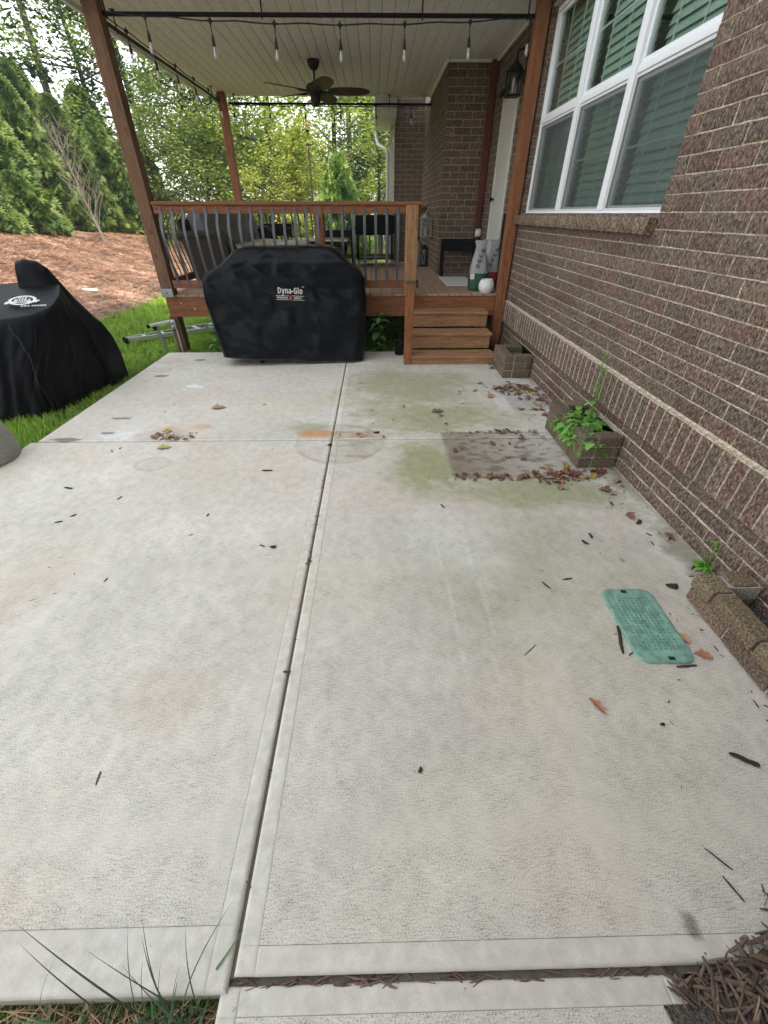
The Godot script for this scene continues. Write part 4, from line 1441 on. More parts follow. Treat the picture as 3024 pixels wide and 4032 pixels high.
func table(rows: Array, y: float, k: int) -> float:
	for n in rows.size() - 1:
		if y <= rows[n][0] and y >= rows[n + 1][0]:
			var t: float = (rows[n][0] - y) / (rows[n][0] - rows[n + 1][0])
			t = t * t * (3.0 - 2.0 * t) * 0.25 + t * 0.75
			return lerpf(rows[n][k], rows[n + 1][k], t)
	return rows[-1][k]

func gas_grill() -> void:
	var turn := deg_to_rad(5.0)
	var o := thing("covered_grill", "large gas grill under a black vinyl cover against the deck rail", "grill", Vector3(-1.03, 0, -5.49))
	o.rotation.y = turn
	var N := 180
	# height, half width, half depth, corner radius, shift x, shift z
	var sec := [[1.205, 0.46, 0.12, 0.06, 0.06, -0.06], [1.188, 0.53, 0.17, 0.06, 0.05, -0.05], [1.13, 0.605, 0.210, 0.06, 0.03, -0.03], [1.05, 0.700, 0.24, 0.06, 0.02, 0.0], [0.965, 0.850, 0.272, 0.06, 0.0, 0.0], [0.91, 0.895, 0.290, 0.07, 0.0, 0.005], [0.70, 0.905, 0.30, 0.08, 0.0, 0.0], [0.40, 0.89, 0.315, 0.10, 0.0, 0.0], [0.05, 0.845, 0.33, 0.12, 0.0, 0.0]]
	var rows := []
	var levels := []
	var y := 1.205
	while y > 0.06:
		levels.append(y)
		y -= 0.012 if y > 0.9 else 0.022
	levels.append(0.05)
	for ly in levels:
		var a := table(sec, ly, 1)
		var b := table(sec, ly, 2)
		var rr := rounded(a, b, table(sec, ly, 3), N)
		var row := PackedVector3Array()
		var low := smoothstep(1.15, 0.3, ly)
		for k in N:
			var p := rr[k] + Vector2(table(sec, ly, 4), table(sec, ly, 5))
			var nrm := (p / Vector2(a * a, b * b)).normalized()
			var ang := atan2(p.y / b, p.x / a)
			# hanging folds, gathers at the corners and a soft dent in the front
			var f := 0.030 * low * ns(ang * 38.0, ly * 14.0, 40.0) + 0.012 * ns(ang * 90.0 + ly * 60.0, ly * 60.0, 3.0)
			f += 0.020 * ns(p.x * 55.0 + ly * 70.0, ly * 45.0 - p.x * 40.0, 71.0) * smoothstep(1.2, 0.95, ly)
			f += 0.006 * ns(ang * 200.0, ly * 170.0, 9.0)
			# ridged creases: slanting from the shoulders, upright lower down
			var c1 := 1.0 - absf(ns(p.x * 46.0 + ly * 30.0 + 11.0, ly * 34.0 - absf(p.x) * 26.0, p.y * 40.0 + 50.0)) * 3.2
			var c2 := 1.0 - absf(ns(ang * 34.0 + 70.0, ly * 7.0, 90.0)) * 4.0
			f += 0.010 * pow(maxf(0.0, c1), 1.5) * smoothstep(1.2, 1.0, ly) * (0.35 + 0.65 * smoothstep(0.3, 0.9, ly))
			f += 0.020 * pow(maxf(0.0, c2), 2.0) * low
			f -= 0.030 * exp(-pow((ly - 0.80) / 0.07, 2.0)) * exp(-pow((p.x - 0.2) / 0.5, 2.0)) * (1.0 if p.y > 0.0 else 0.0)
			if p.y > 0.0 and absf(p.x - 0.06) < 0.22 and ly > 0.62 and ly < 0.92:
				f *= 0.25
			var hy: float = ly
			if ly < 0.5:
				hy += (0.5 - ly) / 0.45 * (0.055 * clampf(-p.x / 0.8, -0.55, 1.0) + 0.012 * ns(ang * 80.0, 5.0, 2.0))
			row.append(Vector3(p.x + nrm.x * f, hy + (0.006 * ns(p.x * 90.0, p.y * 200.0, 15.0) if ly > 1.1 else 0.0), p.y + nrm.y * f))
		rows.append(row)
	var g := G.new()
	# closed, slightly wrinkled top
	var tops := []
	for s in [0.02, 0.35, 0.7]:
		var row := PackedVector3Array()
		for k in N:
			var p: Vector3 = rows[0][k]
			var m := Vector3(0.09, 1.212, -0.05)
			var q := m.lerp(p, s)
			q.y = 1.212 - 0.007 * s * s + 0.005 * ns(q.x * 90.0, q.z * 160.0, 33.0)
			row.append(q)
		tops.append(row)
	var first := g.sheet(tops + rows, true)
	g.fan(first, N, Vector3(0.09, 1.213, -0.05), Vector3.UP)
	var cover := part("cover", g, M.grill_cover, o)
	g = G.new()
	var ring := PackedVector3Array()
	for k in N + 1:
		ring.append(rows[-1][k % N])
	g.tube(ring, [0.006], 6, false)
	part("hem", g, M.hem, cover)
	g = G.new()
	var seam := PackedVector3Array()
	for r in range(12, rows.size()):
		seam.append(rows[r][int(N * 0.985)] + Vector3(-0.002, 0, 0.003))
	g.tube(seam, [0.0035], 5)
	part("seam", g, M.hem, cover)
	# print on the front, sagging a little with the cloth
	var zf := -1.0
	for r in rows:
		for p in r:
			if absf(p.x - 0.06) < 0.17 and p.y > 0.64 and p.y < 0.86:
				zf = maxf(zf, p.z)
	var tilt := Basis(Vector3.BACK, -0.045) * Basis(Vector3.RIGHT, -0.02)
	var at := Vector3(0.05, 0.80, zf + 0.003)
	put("lettering", text("Dyna-Glo", 0.072, 0.002), M.print_white, cover, Transform3D(tilt.scaled_local(Vector3(0.88, 1.15, 1)), at))
	g = G.new()
	for s in [0.135, 0.152]:
		g.box(Vector3(s, 0.043, 0), Vector3(0.007, 0.009, 0.002))
	put("lettering", g.mesh(), M.print_white, cover, Transform3D(tilt, at))
	g = G.new()
	for yy in [-0.052, -0.092]:
		g.span(Vector3(-0.158, yy, 0), Vector3(-0.018, yy + 0.004, 0.002))
		g.span(Vector3(0.018, yy, 0), Vector3(0.152, yy + 0.004, 0.002))
	put("lines", g.mesh(), M.print_white, cover, Transform3D(tilt, at))
	put("lettering", text("PREMIUM", 0.026, 0.002), M.print_white, cover, Transform3D(tilt, at + tilt * Vector3(-0.090, -0.070, 0)))
	put("lettering", text("GRILLS", 0.026, 0.002), M.print_white, cover, Transform3D(tilt, at + tilt * Vector3(0.080, -0.070, 0)))
	g = G.new()
	var fl := [Vector2(0, 0.028), Vector2(0.008, 0.012), Vector2(0.016, -0.004), Vector2(0.014, -0.018), Vector2(0.0, -0.028), Vector2(-0.014, -0.018), Vector2(-0.016, -0.002), Vector2(-0.006, 0.010)]
	for s in 8:
		var p: Vector2 = fl[s]
		var q: Vector2 = fl[(s + 1) % 8]
		var k := g.at(Vector3(p.x, p.y, 0.002))
		g.at(Vector3(q.x, q.y, 0.002))
		g.at(Vector3(0, -0.006, 0.002))
		g.facing([k, k + 1, k + 2], Vector3.BACK)
	put("flame", g.mesh(), M.print_red, cover, Transform3D(tilt, at + tilt * Vector3(0, -0.066, 0)))
	# castors
	for s in [[-0.40, 0.22], [0.62, 0.18], [-0.6, -0.2], [0.6, -0.2]]:
		g = G.new()
		g.lathe([[0.0, -0.012], [0.026, -0.012], [0.030, -0.008], [0.030, 0.008], [0.026, 0.012], [0.0, 0.012]], Vector3.ZERO, 16)
		var w := put("castor", g.mesh(), M.black_plastic, o, Transform3D(Basis(Vector3.BACK, PI * 0.5), Vector3(s[0], 0.031, s[1])))
		g = G.new()
		g.box(Vector3(s[0], 0.07, s[1] - 0.01), Vector3(0.034, 0.07, 0.03), 0.006)
		part("fork", g, M.black_iron, o)

func smoker() -> void:
	var o := thing("covered_smoker", "pellet smoker under a black cover with a white emblem on the grass", "smoker", Vector3(-3.45, -0.1, -4.25))
	var c := Vector3(-3.45, -0.1, -4.25)
	# corner loops from the ground up, each a ring of eight corners
	var lv := [
		[0.0, [Vector2(-2.99, -4.64), Vector2(-3.0, -4.35), Vector2(-3.08, -3.92), Vector2(-3.20, -3.78), Vector2(-3.55, -3.56), Vector2(-4.05, -3.62), Vector2(-4.12, -4.75), Vector2(-3.3, -4.98)]],
		[0.35, [Vector2(-3.01, -4.64), Vector2(-3.0, -4.38), Vector2(-3.06, -3.98), Vector2(-3.18, -3.84), Vector2(-3.5, -3.70), Vector2(-4.0, -3.74), Vector2(-4.06, -4.72), Vector2(-3.3, -4.93)]],
		[0.66, [Vector2(-3.02, -4.66), Vector2(-2.98, -4.40), Vector2(-3.01, -4.14), Vector2(-3.12, -3.98), Vector2(-3.5, -3.82), Vector2(-3.95, -3.86), Vector2(-4.02, -4.70), Vector2(-3.3, -4.90)]],
		[0.82, [Vector2(-3.10, -4.66), Vector2(-3.00, -4.42), Vector2(-2.99, -4.20), Vector2(-3.10, -4.05), Vector2(-3.5, -3.90), Vector2(-3.92, -3.92), Vector2(-4.0, -4.68), Vector2(-3.3, -4.88)]],
		[0.86, [Vector2(-3.12, -4.66), Vector2(-3.03, -4.45), Vector2(-3.01, -4.22), Vector2(-3.12, -4.07), Vector2(-3.5, -3.95), Vector2(-3.90, -3.97), Vector2(-3.97, -4.66), Vector2(-3.3, -4.86)]],
	]
	var N := 160
	var rows := []
	for s in 41:
		var y := 0.86 * (1.0 - s / 40.0)
		var ring := PackedVector2Array()
		for k in lv.size() - 1:
			if y >= lv[k][0] and y <= lv[k + 1][0]:
				var t: float = (y - lv[k][0]) / (lv[k + 1][0] - lv[k][0])
				for e in 8:
					ring.append(lv[k][1][e].lerp(lv[k + 1][1][e], t))
				break
		var row := PackedVector3Array()
		var low := smoothstep(0.92, 0.4, y)
		for k in N:
			var u := 8.0 * k / N
			var e := int(u)
			var p := ring[(e + 7) % 8].cubic_interpolate(ring[(e + 1) % 8], ring[(e + 6) % 8], ring[(e + 2) % 8], 0.0)
			p = ring[e].cubic_interpolate(ring[(e + 1) % 8], ring[(e + 7) % 8], ring[(e + 2) % 8], u - e).lerp(ring[e].lerp(ring[(e + 1) % 8], u - e), 0.8)
			var d := (p - Vector2(-3.45, -4.25)).normalized()
			var f := 0.05 * low * ns(u * 60.0, y * 16.0, 22.0) + 0.022 * ns(u * 110.0 + y * 50.0, y * 60.0, 8.0) * (0.3 + low)
			p += d * f
			# the lid slopes towards the front
			var yy := y
			if y > 0.6:
				yy += (y - 0.6) / 0.26 * (-(p.y + 4.1) * 0.26)
			row.append(Vector3(p.x, yy - 0.1, p.y) - c)
		rows.append(row)
	var g := G.new()
	var tops := []
	var mid := Vector3.ZERO
	for p in rows[0]:
		mid += p / N
	mid.y += 0.022
	for s in [0.05, 0.4, 0.75, 0.95]:
		var row := PackedVector3Array()
		for k in N:
			var q: Vector3 = mid.lerp(rows[0][k], s)
			q.y += 0.018 * (1.0 - s * s) + 0.006 * ns(q.x * 70.0, q.z * 70.0, 4.0)
			row.append(q)
		tops.append(row)
	# order runs the other way round here
	var f0 := g.sheet(tops + rows, true, true)
	g.fan(f0, N, mid + Vector3(0, 0.018, 0), Vector3.UP)
	var cover := part("cover", g, M.smoker_cover, o)
	# the hump over the chimney and hopper: a fin that stands up behind the lid and slopes to the house side
	g = G.new()
	var ridge := [[-3.51, 0.80], [-3.495, 1.02], [-3.475, 1.125], [-3.40, 1.145], [-3.31, 1.125], [-3.25, 1.07], [-3.21, 0.985], [-3.13, 0.82], [-3.03, 0.66], [-2.96, 0.57], [-2.93, 0.48], [-2.92, 0.36]]
	var hr := []
	for s in 45:
		var t := s / 44.0 * (ridge.size() - 1.0)
		var k := mini(int(t), ridge.size() - 2)
		var x := lerpf(ridge[k][0], ridge[k + 1][0], t - k)
		var ht := lerpf(ridge[k][1], ridge[k + 1][1], t - k)
		var row := PackedVector3Array()
		for j in 26:
			var a := PI * j / 25.0
			var w := 0.15 - 0.03 * smoothstep(0.8, 1.15, ht)
			var yy := -0.06 + (ht + 0.06) * pow(sin(a), 0.30)
			var off := -cos(a) * w + 0.014 * ns(x * 110.0, yy * 60.0, 6.0)
			row.append(Vector3(x, yy, -4.74 - (x + 3.3) * 0.12 - off) - c)
		hr.append(row)
	g.sheet(hr, false, false)
	for e in [0, 44]:
		var row: PackedVector3Array = hr[e]
		var k0 := g.v.size()
		for p in row:
			g.at(p)
		var m := g.at((row[0] + row[25]) * 0.5)
		for k in 25:
			g.facing([k0 + k, k0 + k + 1, m], Vector3(-1, 0, 0) if e == 0 else Vector3(1, 0, 0))
	part("chimney_cover", g, M.smoker_cover, cover)
	# piping down the front corner
	g = G.new()
	var pts := PackedVector3Array()
	for r in range(2, 41):
		pts.append(rows[r][int(N * lerpf(3.5, 2.35, r / 40.0) / 8.0)] * 1.006)
	g.tube(pts, [0.004], 5)
	part("piping", g, M.hem, cover)
	# emblem printed on the lid: toothed oval, banner, letters
	var up := Vector3(0, 0.97, 0.26).normalized()
	var em := Basis(Vector3(1, 0, 0), up.cross(Vector3(1, 0, 0)).normalized() * -1.0, up)
	em = Basis(Vector3(1, 0, 0), Vector3(0, up.z, -up.y), up)
	em = Basis(Vector3.UP, 0.30) * em
	var at := Vector3(-3.25, 0.862, -4.27) - c
	var best := -10.0
	for r in tops:
		for p in r:
			if Vector2(p.x - at.x, p.z - at.z).length() < 0.07:
				best = maxf(best, p.y)
	if best > -9.0:
		at.y = best + 0.004
	g = G.new()
	var n := 64
	for k in n:
		var a := TAU * k / n
		var b := TAU * (k + 1) / n
		var r0 := 0.074
		var r1 := 0.102 if k % 2 == 0 else 0.090
		var r2 := 0.090 if k % 2 == 0 else 0.102
		var k0 := g.at(Vector3(cos(a) * r0 * 1.15, sin(a) * r0, 0))
		g.at(Vector3(cos(a) * r1 * 1.15, sin(a) * r1, 0))
		g.at(Vector3(cos(b) * r2 * 1.15, sin(b) * r2, 0))
		g.at(Vector3(cos(b) * r0 * 1.15, sin(b) * r0, 0))
		g.facing([k0, k0 + 1, k0 + 2, k0 + 3], Vector3.BACK)
	g.box(Vector3(0, -0.038, 0.0), Vector3(0.25, 0.030, 0.002))
	g.box(Vector3(-0.115, -0.056, 0.0), Vector3(0.03, 0.022, 0.0018))
	g.box(Vector3(0.125, -0.020, 0.0), Vector3(0.03, 0.022, 0.0018))
	put("emblem", g.mesh(), M.print_white, cover, Transform3D(em, at))
	put("lettering", text("PIT", 0.050, 0.002), M.print_white, cover, Transform3D(em, at + em * Vector3(-0.005, 0.042, 0)))
	put("lettering", text("BOSS", 0.056, 0.002), M.print_white, cover, Transform3D(em, at + em * Vector3(0, 0.002, 0)))
	put("lettering", text("GRILLS", 0.022, 0.003), M.ink, cover, Transform3D(em, at + em * Vector3(0, -0.038, 0.001)))
	put("lettering", text("PRO SERIES", 0.034, 0.002), M.print_white, cover, Transform3D(em.scaled_local(Vector3(1.1, 1, 1)), at + em * Vector3(0.11, -0.125, 0)))
	# tall clay-coloured pot beside it
	var p := thing("garden_pot", "tall grey ribbed garden pot at the patio edge", "pot", Vector3(-2.985, -0.1, -2.78))
	g = G.new()
	var prof := [[0.0, 0.30], [0.09, 0.32], [0.10, 0.44], [0.112, 0.476], [0.128, 0.482], [0.145, 0.470], [0.185, 0.42], [0.235, 0.33], [0.262, 0.22], [0.262, 0.12], [0.235, 0.03], [0.20, 0.0], [0.0, 0.0]]
	var pr := []
	for s in 96:
		var row := PackedVector3Array()
		for q in prof:
			var a := TAU * s / 96.0
			var rr: float = q[0] * (1.0 + (0.010 * sin(a * 26.0 + 7.0 * q[1]) + 0.006 * ns(a * 60.0, q[1] * 200.0) if q[0] > 0.14 else 0.0))
			row.append(Vector3(cos(a) * rr, q[1], sin(a) * rr))
		pr.append(row)
	pr.append(pr[0])
	g.sheet(pr, false, false)
	part("body", g, M.pot_glaze, p)
	g = G.new()
	g.lathe([[0.0, 0.33], [0.095, 0.33]], Vector3.ZERO, 16)
	part("soil", g, M.dirt, p)

# ---------- things on the deck ----------
func cushion(s: Vector3, puff := 0.25, wob := 0.0, sd := 0) -> G:
	# soft box centred on the origin
	var g := G.new()
	var n := 14
	var rows := []
	for j in n + 1:
		var v := -1.0 + 2.0 * j / n
		var row := PackedVector3Array()
		for k in 28:
			var a := TAU * k / 28.0
			var q := Vector3(sin(v * PI * 0.5), 0, 0)
			var r := pow(maxf(0.0, cos(v * PI * 0.5)), 0.30)
			var e := 0.38
			var cx := signf(cos(a)) * pow(absf(cos(a)), e)
			var cz := signf(sin(a)) * pow(absf(sin(a)), e)
			var p := Vector3(cx * r, signf(v) * pow(absf(sin(v * PI * 0.5)), 0.8), cz * r) * s * 0.5
			var mid := 1.0 - absf(p.x / s.x) - absf(p.z / s.z)
			p.y *= 1.0 + puff * mid
			p += Vector3(1, 1, 1) * wob * ns(p.x * 120.0 + sd * 50.0, p.y * 120.0, p.z * 120.0)
			row.append(p)
		rows.append(row)
	g.sheet(rows, true, true)
	return g

func furniture() -> void:
	var o := thing("patio_sofa", "dark wicker patio sofa with charcoal back cushions along the deck rail", "sofa", Vector3(-2.0, 0.66, -7.8))
	var c := Vector3(-2.0, 0.66, -7.8)
	# arm nearest the patio: flaring panel with a rolled top
	for zz in [-6.52, -9.35]:
		var g := G.new()
		var rows := []
		for e in [[0.0, -2.42, -1.93], [0.12, -2.43, -1.94], [0.40, -2.49, -1.94], [0.55, -2.52, -1.95], [0.575, -2.53, -1.95]]:
			rows.append(PackedVector3Array([Vector3(e[1], 0.66 + e[0], zz + 0.06) - c, Vector3(e[2], 0.66 + e[0], zz + 0.06) - c, Vector3(e[2], 0.66 + e[0], zz - 0.06) - c, Vector3(e[1], 0.66 + e[0], zz - 0.06) - c]))
		g.sheet(rows, true, true)
		part("arm", g, M.wicker, o)
		g = G.new()
		g.tube(PackedVector3Array([Vector3(-2.57, 1.262, zz) - c, Vector3(-2.2, 1.268, zz) - c, Vector3(-1.99, 1.258, zz) - c, Vector3(-1.93, 1.20, zz) - c, Vector3(-1.88, 1.12, zz) - c, Vector3(-1.85, 1.07, zz) - c]), [0.055, 0.055, 0.055, 0.052, 0.05, 0.045], 12)
		part("arm_roll", g, M.wicker, o)
	var g := G.new()
	g.span(Vector3(-2.50, 0.70, -9.30) - c, Vector3(-1.72, 0.95, -6.585) - c, 0.02)
	part("base", g, M.wicker, o)
	g = G.new()
	g.box(Vector3(-2.49, 1.13, -7.9) - c, Vector3(0.09, 0.62, 2.75), 0.03, Basis(Vector3.BACK, 0.14))
	part("back", g, M.wicker, o)
	for k in 3:
		put("seat_cushion", cushion(Vector3(0.78, 0.16, 0.90), 0.25, 0.012, k).mesh(), M.cushion_pale, o, Transform3D(Basis(), Vector3(-2.02, 1.03, -7.04 - 0.905 * k) - c))
	for k in 6:
		put("back_cushion", cushion(Vector3(0.24, 0.54, 0.41), 0.22, 0.03, k + 5).mesh(), M.cushion_dark, o, Transform3D(Basis(Vector3.BACK, 0.22 + rnd(-0.05, 0.05)) * Basis(Vector3.UP, rnd(-0.28, 0.10)) * Basis(Vector3.RIGHT, rnd(-0.07, 0.07)), Vector3(-2.26, 1.275, -6.78 - 0.455 * k) - c))
	# ottoman in front of it
	o = thing("ottoman", "pale cushioned ottoman in front of the wicker sofa", "ottoman", Vector3(-1.32, 0.66, -7.75))
	g = G.new()
	g.span(Vector3(-0.30, 0.03, -0.36), Vector3(0.30, 0.30, 0.36), 0.02)
	part("base", g, M.wicker, o)
	put("cushion", cushion(Vector3(0.64, 0.17, 0.76), 0.3, 0.012, 31).mesh(), M.cushion_pale, o, Transform3D(Basis(), Vector3(0, 0.375, 0)))
	# low table with a pale top
	o = thing("coffee_table", "dark patio table with pale glossy top behind the rail", "table", Vector3(-0.98, 0.66, -8.75))
	g = G.new()
	g.span(Vector3(-0.50, 0.445, -0.42), Vector3(0.52, 0.478, 0.42), 0.012)
	part("tabletop", g, M.table_top, o)
	g = G.new()
	g.span(Vector3(-0.48, 0.375, -0.40), Vector3(0.50, 0.4445, 0.40), 0.01)
	part("apron", g, M.black_plastic, o)
	for q in [[-0.44, -0.36], [0.46, -0.36], [-0.44, 0.36], [0.46, 0.36]]:
		g = G.new()
		g.tube(PackedVector3Array([Vector3(q[0], 0.38, q[1]), Vector3(q[0] * 0.80, 0.002, q[1])]), [0.022, 0.02], 8)
		part("leg", g, M.black_plastic, o)
	# dark chairs beyond
	for q in [[-1.86, -9.35, "dark patio chair beside the sofa's far end", 1.345], [-0.70, -9.62, "dark patio chair behind the pale topped table", 1.235]]:
		o = thing("patio_chair", q[2], "chair", Vector3(q[0], 0.66, q[1]), "dark patio chairs")
		var w := 0.28
		var ht: float = q[3] - 0.66
		g = G.new()
		g.box(Vector3(0, ht - 0.10, -0.20), Vector3(w * 2.0, 0.20, 0.035), 0.012, Basis(Vector3.RIGHT, -0.12))
		part("backrest", g, M.black_plastic, o)
		g = G.new()
		g.span(Vector3(-w, 0.38, -0.22), Vector3(w, 0.42, 0.25), 0.012)
		part("seat", g, M.wicker, o)
		for e in [[-1, -1], [1, -1], [-1, 1], [1, 1]]:
			g = G.new()
			g.rod(Vector3(e[0] * (w - 0.02), 0.002, e[1] * 0.21), Vector3(e[0] * (w - 0.02), (ht - 0.05) if e[1] < 0 else 0.60, e[1] * 0.21), 0.014, 8)
			part("leg", g, M.black_plastic, o)
		for e in [-1, 1]:
			g = G.new()
			g.span(Vector3(e * (w - 0.02) - 0.022, 0.60, -0.21), Vector3(e * (w - 0.02) + 0.022, 0.622, 0.25), 0.008)
			part("armrest", g, M.black_plastic, o)
	# griddle cart on castors
	o = thing("griddle_cart", "black covered griddle cart on castors at the far deck rail", "cart", Vector3(0.0, 0.66, -9.72))
	g = G.new()
	g.span(Vector3(-0.37, 0.50, -0.25), Vector3(0.37, 0.82, 0.25), 0.03)
	part("cooking_box", g, M.smoker_cover, o)
	for e in [[-1, -1], [1, -1], [-1, 1], [1, 1]]:
		g = G.new()
		g.span(Vector3(e[0] * 0.335 - 0.02, 0.09, e[1] * 0.21 - 0.02), Vector3(e[0] * 0.335 + 0.02, 0.50, e[1] * 0.21 + 0.02), 0.003)
		part("leg", g, M.black_iron, o)
		g = G.new()
		g.lathe([[0.0, -0.014], [0.036, -0.014], [0.042, -0.009], [0.042, 0.009], [0.036, 0.014], [0.0, 0.014]], Vector3.ZERO, 16)
		put("castor", g.mesh(), M.steel, o, Transform3D(Basis(Vector3.BACK, PI * 0.5), Vector3(e[0] * 0.335, 0.043, e[1] * 0.21)))
	g = G.new()
	g.span(Vector3(-0.315, 0.10, -0.20), Vector3(0.315, 0.125, 0.20), 0.003)
	part("shelf", g, M.black_iron, o)
	# black bench table by the bay
	o = thing("console_table", "black narrow console table against the brick bay", "table", Vector3(1.36, 0.66, -7.80))
	g = G.new()
	g.span(Vector3(-0.30, 0.47, -0.12), Vector3(0.33, 0.51, 0.14), 0.005)
	part("tabletop", g, M.black_plastic, o)
	g = G.new()
	g.span(Vector3(-0.29, 0.36, -0.11), Vector3(0.32, 0.4695, -0.09), 0.003)
	g.span(Vector3(-0.29, 0.36, 0.11), Vector3(0.32, 0.4695, 0.13), 0.003)
	part("apron", g, M.black_plastic, o)
	for e in [[-0.275, -0.10], [-0.275, 0.115], [0.305, -0.10], [0.305, 0.115]]:
		g = G.new()
		g.span(Vector3(e[0] - 0.018, 0.002, e[1] - 0.016), Vector3(e[0] + 0.018, 0.4695, e[1] + 0.0155), 0.003)
		part("leg", g, M.black_plastic, o)
	# white mat
	o = thing("doormat", "plain white mat on the deck boards below the door", "mat", Vector3(1.21, 0.661, -7.08))
	g = G.new()
	g.span(Vector3(-0.19, 0.0, -0.52), Vector3(0.24, 0.012, 0.48), 0.004)
	part("mat", g, M.vase_white, o)
	# two bags of charcoal with gathered clear tops
	bag("charcoal_bag", "white charcoal bag with a green base, tied top and black lettering", Vector3(1.36, 0.66, -6.22), M.bag_green, 0.125, 0.0, 41)
	bag("charcoal_bag", "white charcoal bag with a red base leaning on the post", Vector3(1.545, 0.66, -6.36), M.bag_red, 0.10, 0.12, 67)
	# patterned vase
	o = thing("round_vase", "small round white vase with zigzag relief before the charcoal bags", "vase", Vector3(1.442, 0.66, -6.03))
	g = G.new()
	var rows := []
	for k in 72:
		var a := TAU * k / 72.0
		var row := PackedVector3Array()
		for n in 40:
			var t := n / 39.0
			var y := 0.155 * t
			var r := 0.045 + 0.053 * pow(sin(PI * (0.10 + 0.80 * t)), 0.75)
			var zig := sin((y * 190.0) + 2.2 * absf(fposmod(a * 12.0 / PI, 2.0) - 1.0) * PI)
			r += 0.0022 * zig * smoothstep(0.05, 0.2, t) * smoothstep(0.95, 0.85, t)
			row.append(Vector3(cos(a) * r, y, sin(a) * r))
		row.append(Vector3(cos(a) * 0.058, 0.152, sin(a) * 0.058))
		row.append(Vector3(cos(a) * 0.06, 0.06, sin(a) * 0.06))
		row.append(Vector3(0, 0.055, 0))
		rows.append(row)
	rows.append(rows[0])
	g.sheet(rows, false, false)
	part("body", g, M.vase_white, o)
	# black panel leaning behind the post
	o = thing("leaning_panel", "narrow black panel leaning between charcoal bag and timber post", "panel", Vector3(1.60, 0.66, -6.05))
	g = G.new()
	g.box(Vector3(-0.02, 0.42, -0.01), Vector3(0.022, 0.84, 0.10), 0.004, Basis(Vector3.BACK, 0.035))
	part("panel", g, M.black_plastic, o)
	# lantern with white window bars hanging on the bay
	o = thing("hanging_lantern", "whitewashed lantern with window bars hanging beside the brick bay", "lantern", Vector3(0.915, 1.17, -8.9))
	g = G.new()
	for e in [[-1, -1], [1, -1], [-1, 1], [1, 1]]:
		g.box(Vector3(e[0] * 0.082, 0.13, e[1] * 0.082), Vector3(0.024, 0.26, 0.024), 0.003)
	for yy in [0.0, 0.26]:
		g.box(Vector3(0, yy, 0), Vector3(0.20, 0.022, 0.20), 0.003)
	for s in [-1, 1]:
		g.box(Vector3(0, 0.13, s * 0.082), Vector3(0.016, 0.24, 0.010), 0.002)
		g.box(Vector3(0, 0.13, s * 0.082), Vector3(0.145, 0.016, 0.0104), 0.002)
		g.box(Vector3(s * 0.082, 0.13, 0), Vector3(0.010, 0.24, 0.016), 0.002)
		g.box(Vector3(s * 0.082, 0.13, 0), Vector3(0.0104, 0.016, 0.145), 0.002)
	part("frame", g, M.old_white, o)
	g = G.new()
	g.lathe([[0.10, 0.27], [0.03, 0.33], [0.012, 0.35], [0.0, 0.35]], Vector3.ZERO, 4)
	part("top", g, M.steel, o)
	g = G.new()
	g.tube(PackedVector3Array([Vector3(0, 0.34, 0), Vector3(0.0, 0.37, 0), Vector3(0.06, 0.40, 0), Vector3(0.112, 0.39, 0)]), [0.008], 6)
	part("hook", g, M.steel, o)
	g = G.new()
	g.lathe([[0.0, 0.14], [0.036, 0.14], [0.036, 0.012], [0.0, 0.012]], Vector3.ZERO, 14)
	part("candle", g, M.cushion_pale, o)
	# small black lantern and grey canister on the deck behind
	o = thing("floor_lantern", "small black lantern with crossed bars standing at the bay's foot", "lantern", Vector3(0.945, 0.66, -9.45))
	g = G.new()
	for e in [[-1, -1], [1, -1], [-1, 1], [1, 1]]:
		g.box(Vector3(e[0] * 0.062, 0.15, e[1] * 0.062), Vector3(0.013, 0.28, 0.013), 0.002)
	for yy in [0.01, 0.29]:
		g.box(Vector3(0, yy, 0), Vector3(0.15, 0.018, 0.15), 0.003)
	for s in [-1, 1]:
		g.box(Vector3(0, 0.15, 0.064), Vector3(0.008, 0.29, 0.006), 0.001, Basis(Vector3.BACK, 0.40 * s))
	g.lathe([[0.075, 0.30], [0.03, 0.345], [0.0, 0.35]], Vector3.ZERO, 4)
	part("frame", g, M.black_iron, o)
	g = G.new()
	g.lathe([[0.0, 0.21], [0.04, 0.21], [0.04, 0.02], [0.0, 0.02]], Vector3.ZERO, 14)
	part("candle", g, M.paint_white, o)
	o = thing("grey_canister", "grey rounded canister beside the small black lantern", "canister", Vector3(0.80, 0.66, -9.30))
	g = G.new()
	g.lathe([[0.0, 0.42], [0.05, 0.415], [0.085, 0.39], [0.095, 0.34], [0.095, 0.05], [0.085, 0.015], [0.075, 0.002], [0.0, 0.002]], Vector3.ZERO, 24)
	part("body", g, M.steel, o)
	g = G.new()
	g.lathe([[0.0, 0.50], [0.03, 0.50], [0.035, 0.44], [0.02, 0.43], [0.02, 0.415], [0.0, 0.415]], Vector3.ZERO, 12)
	part("valve", g, M.black_iron, o)

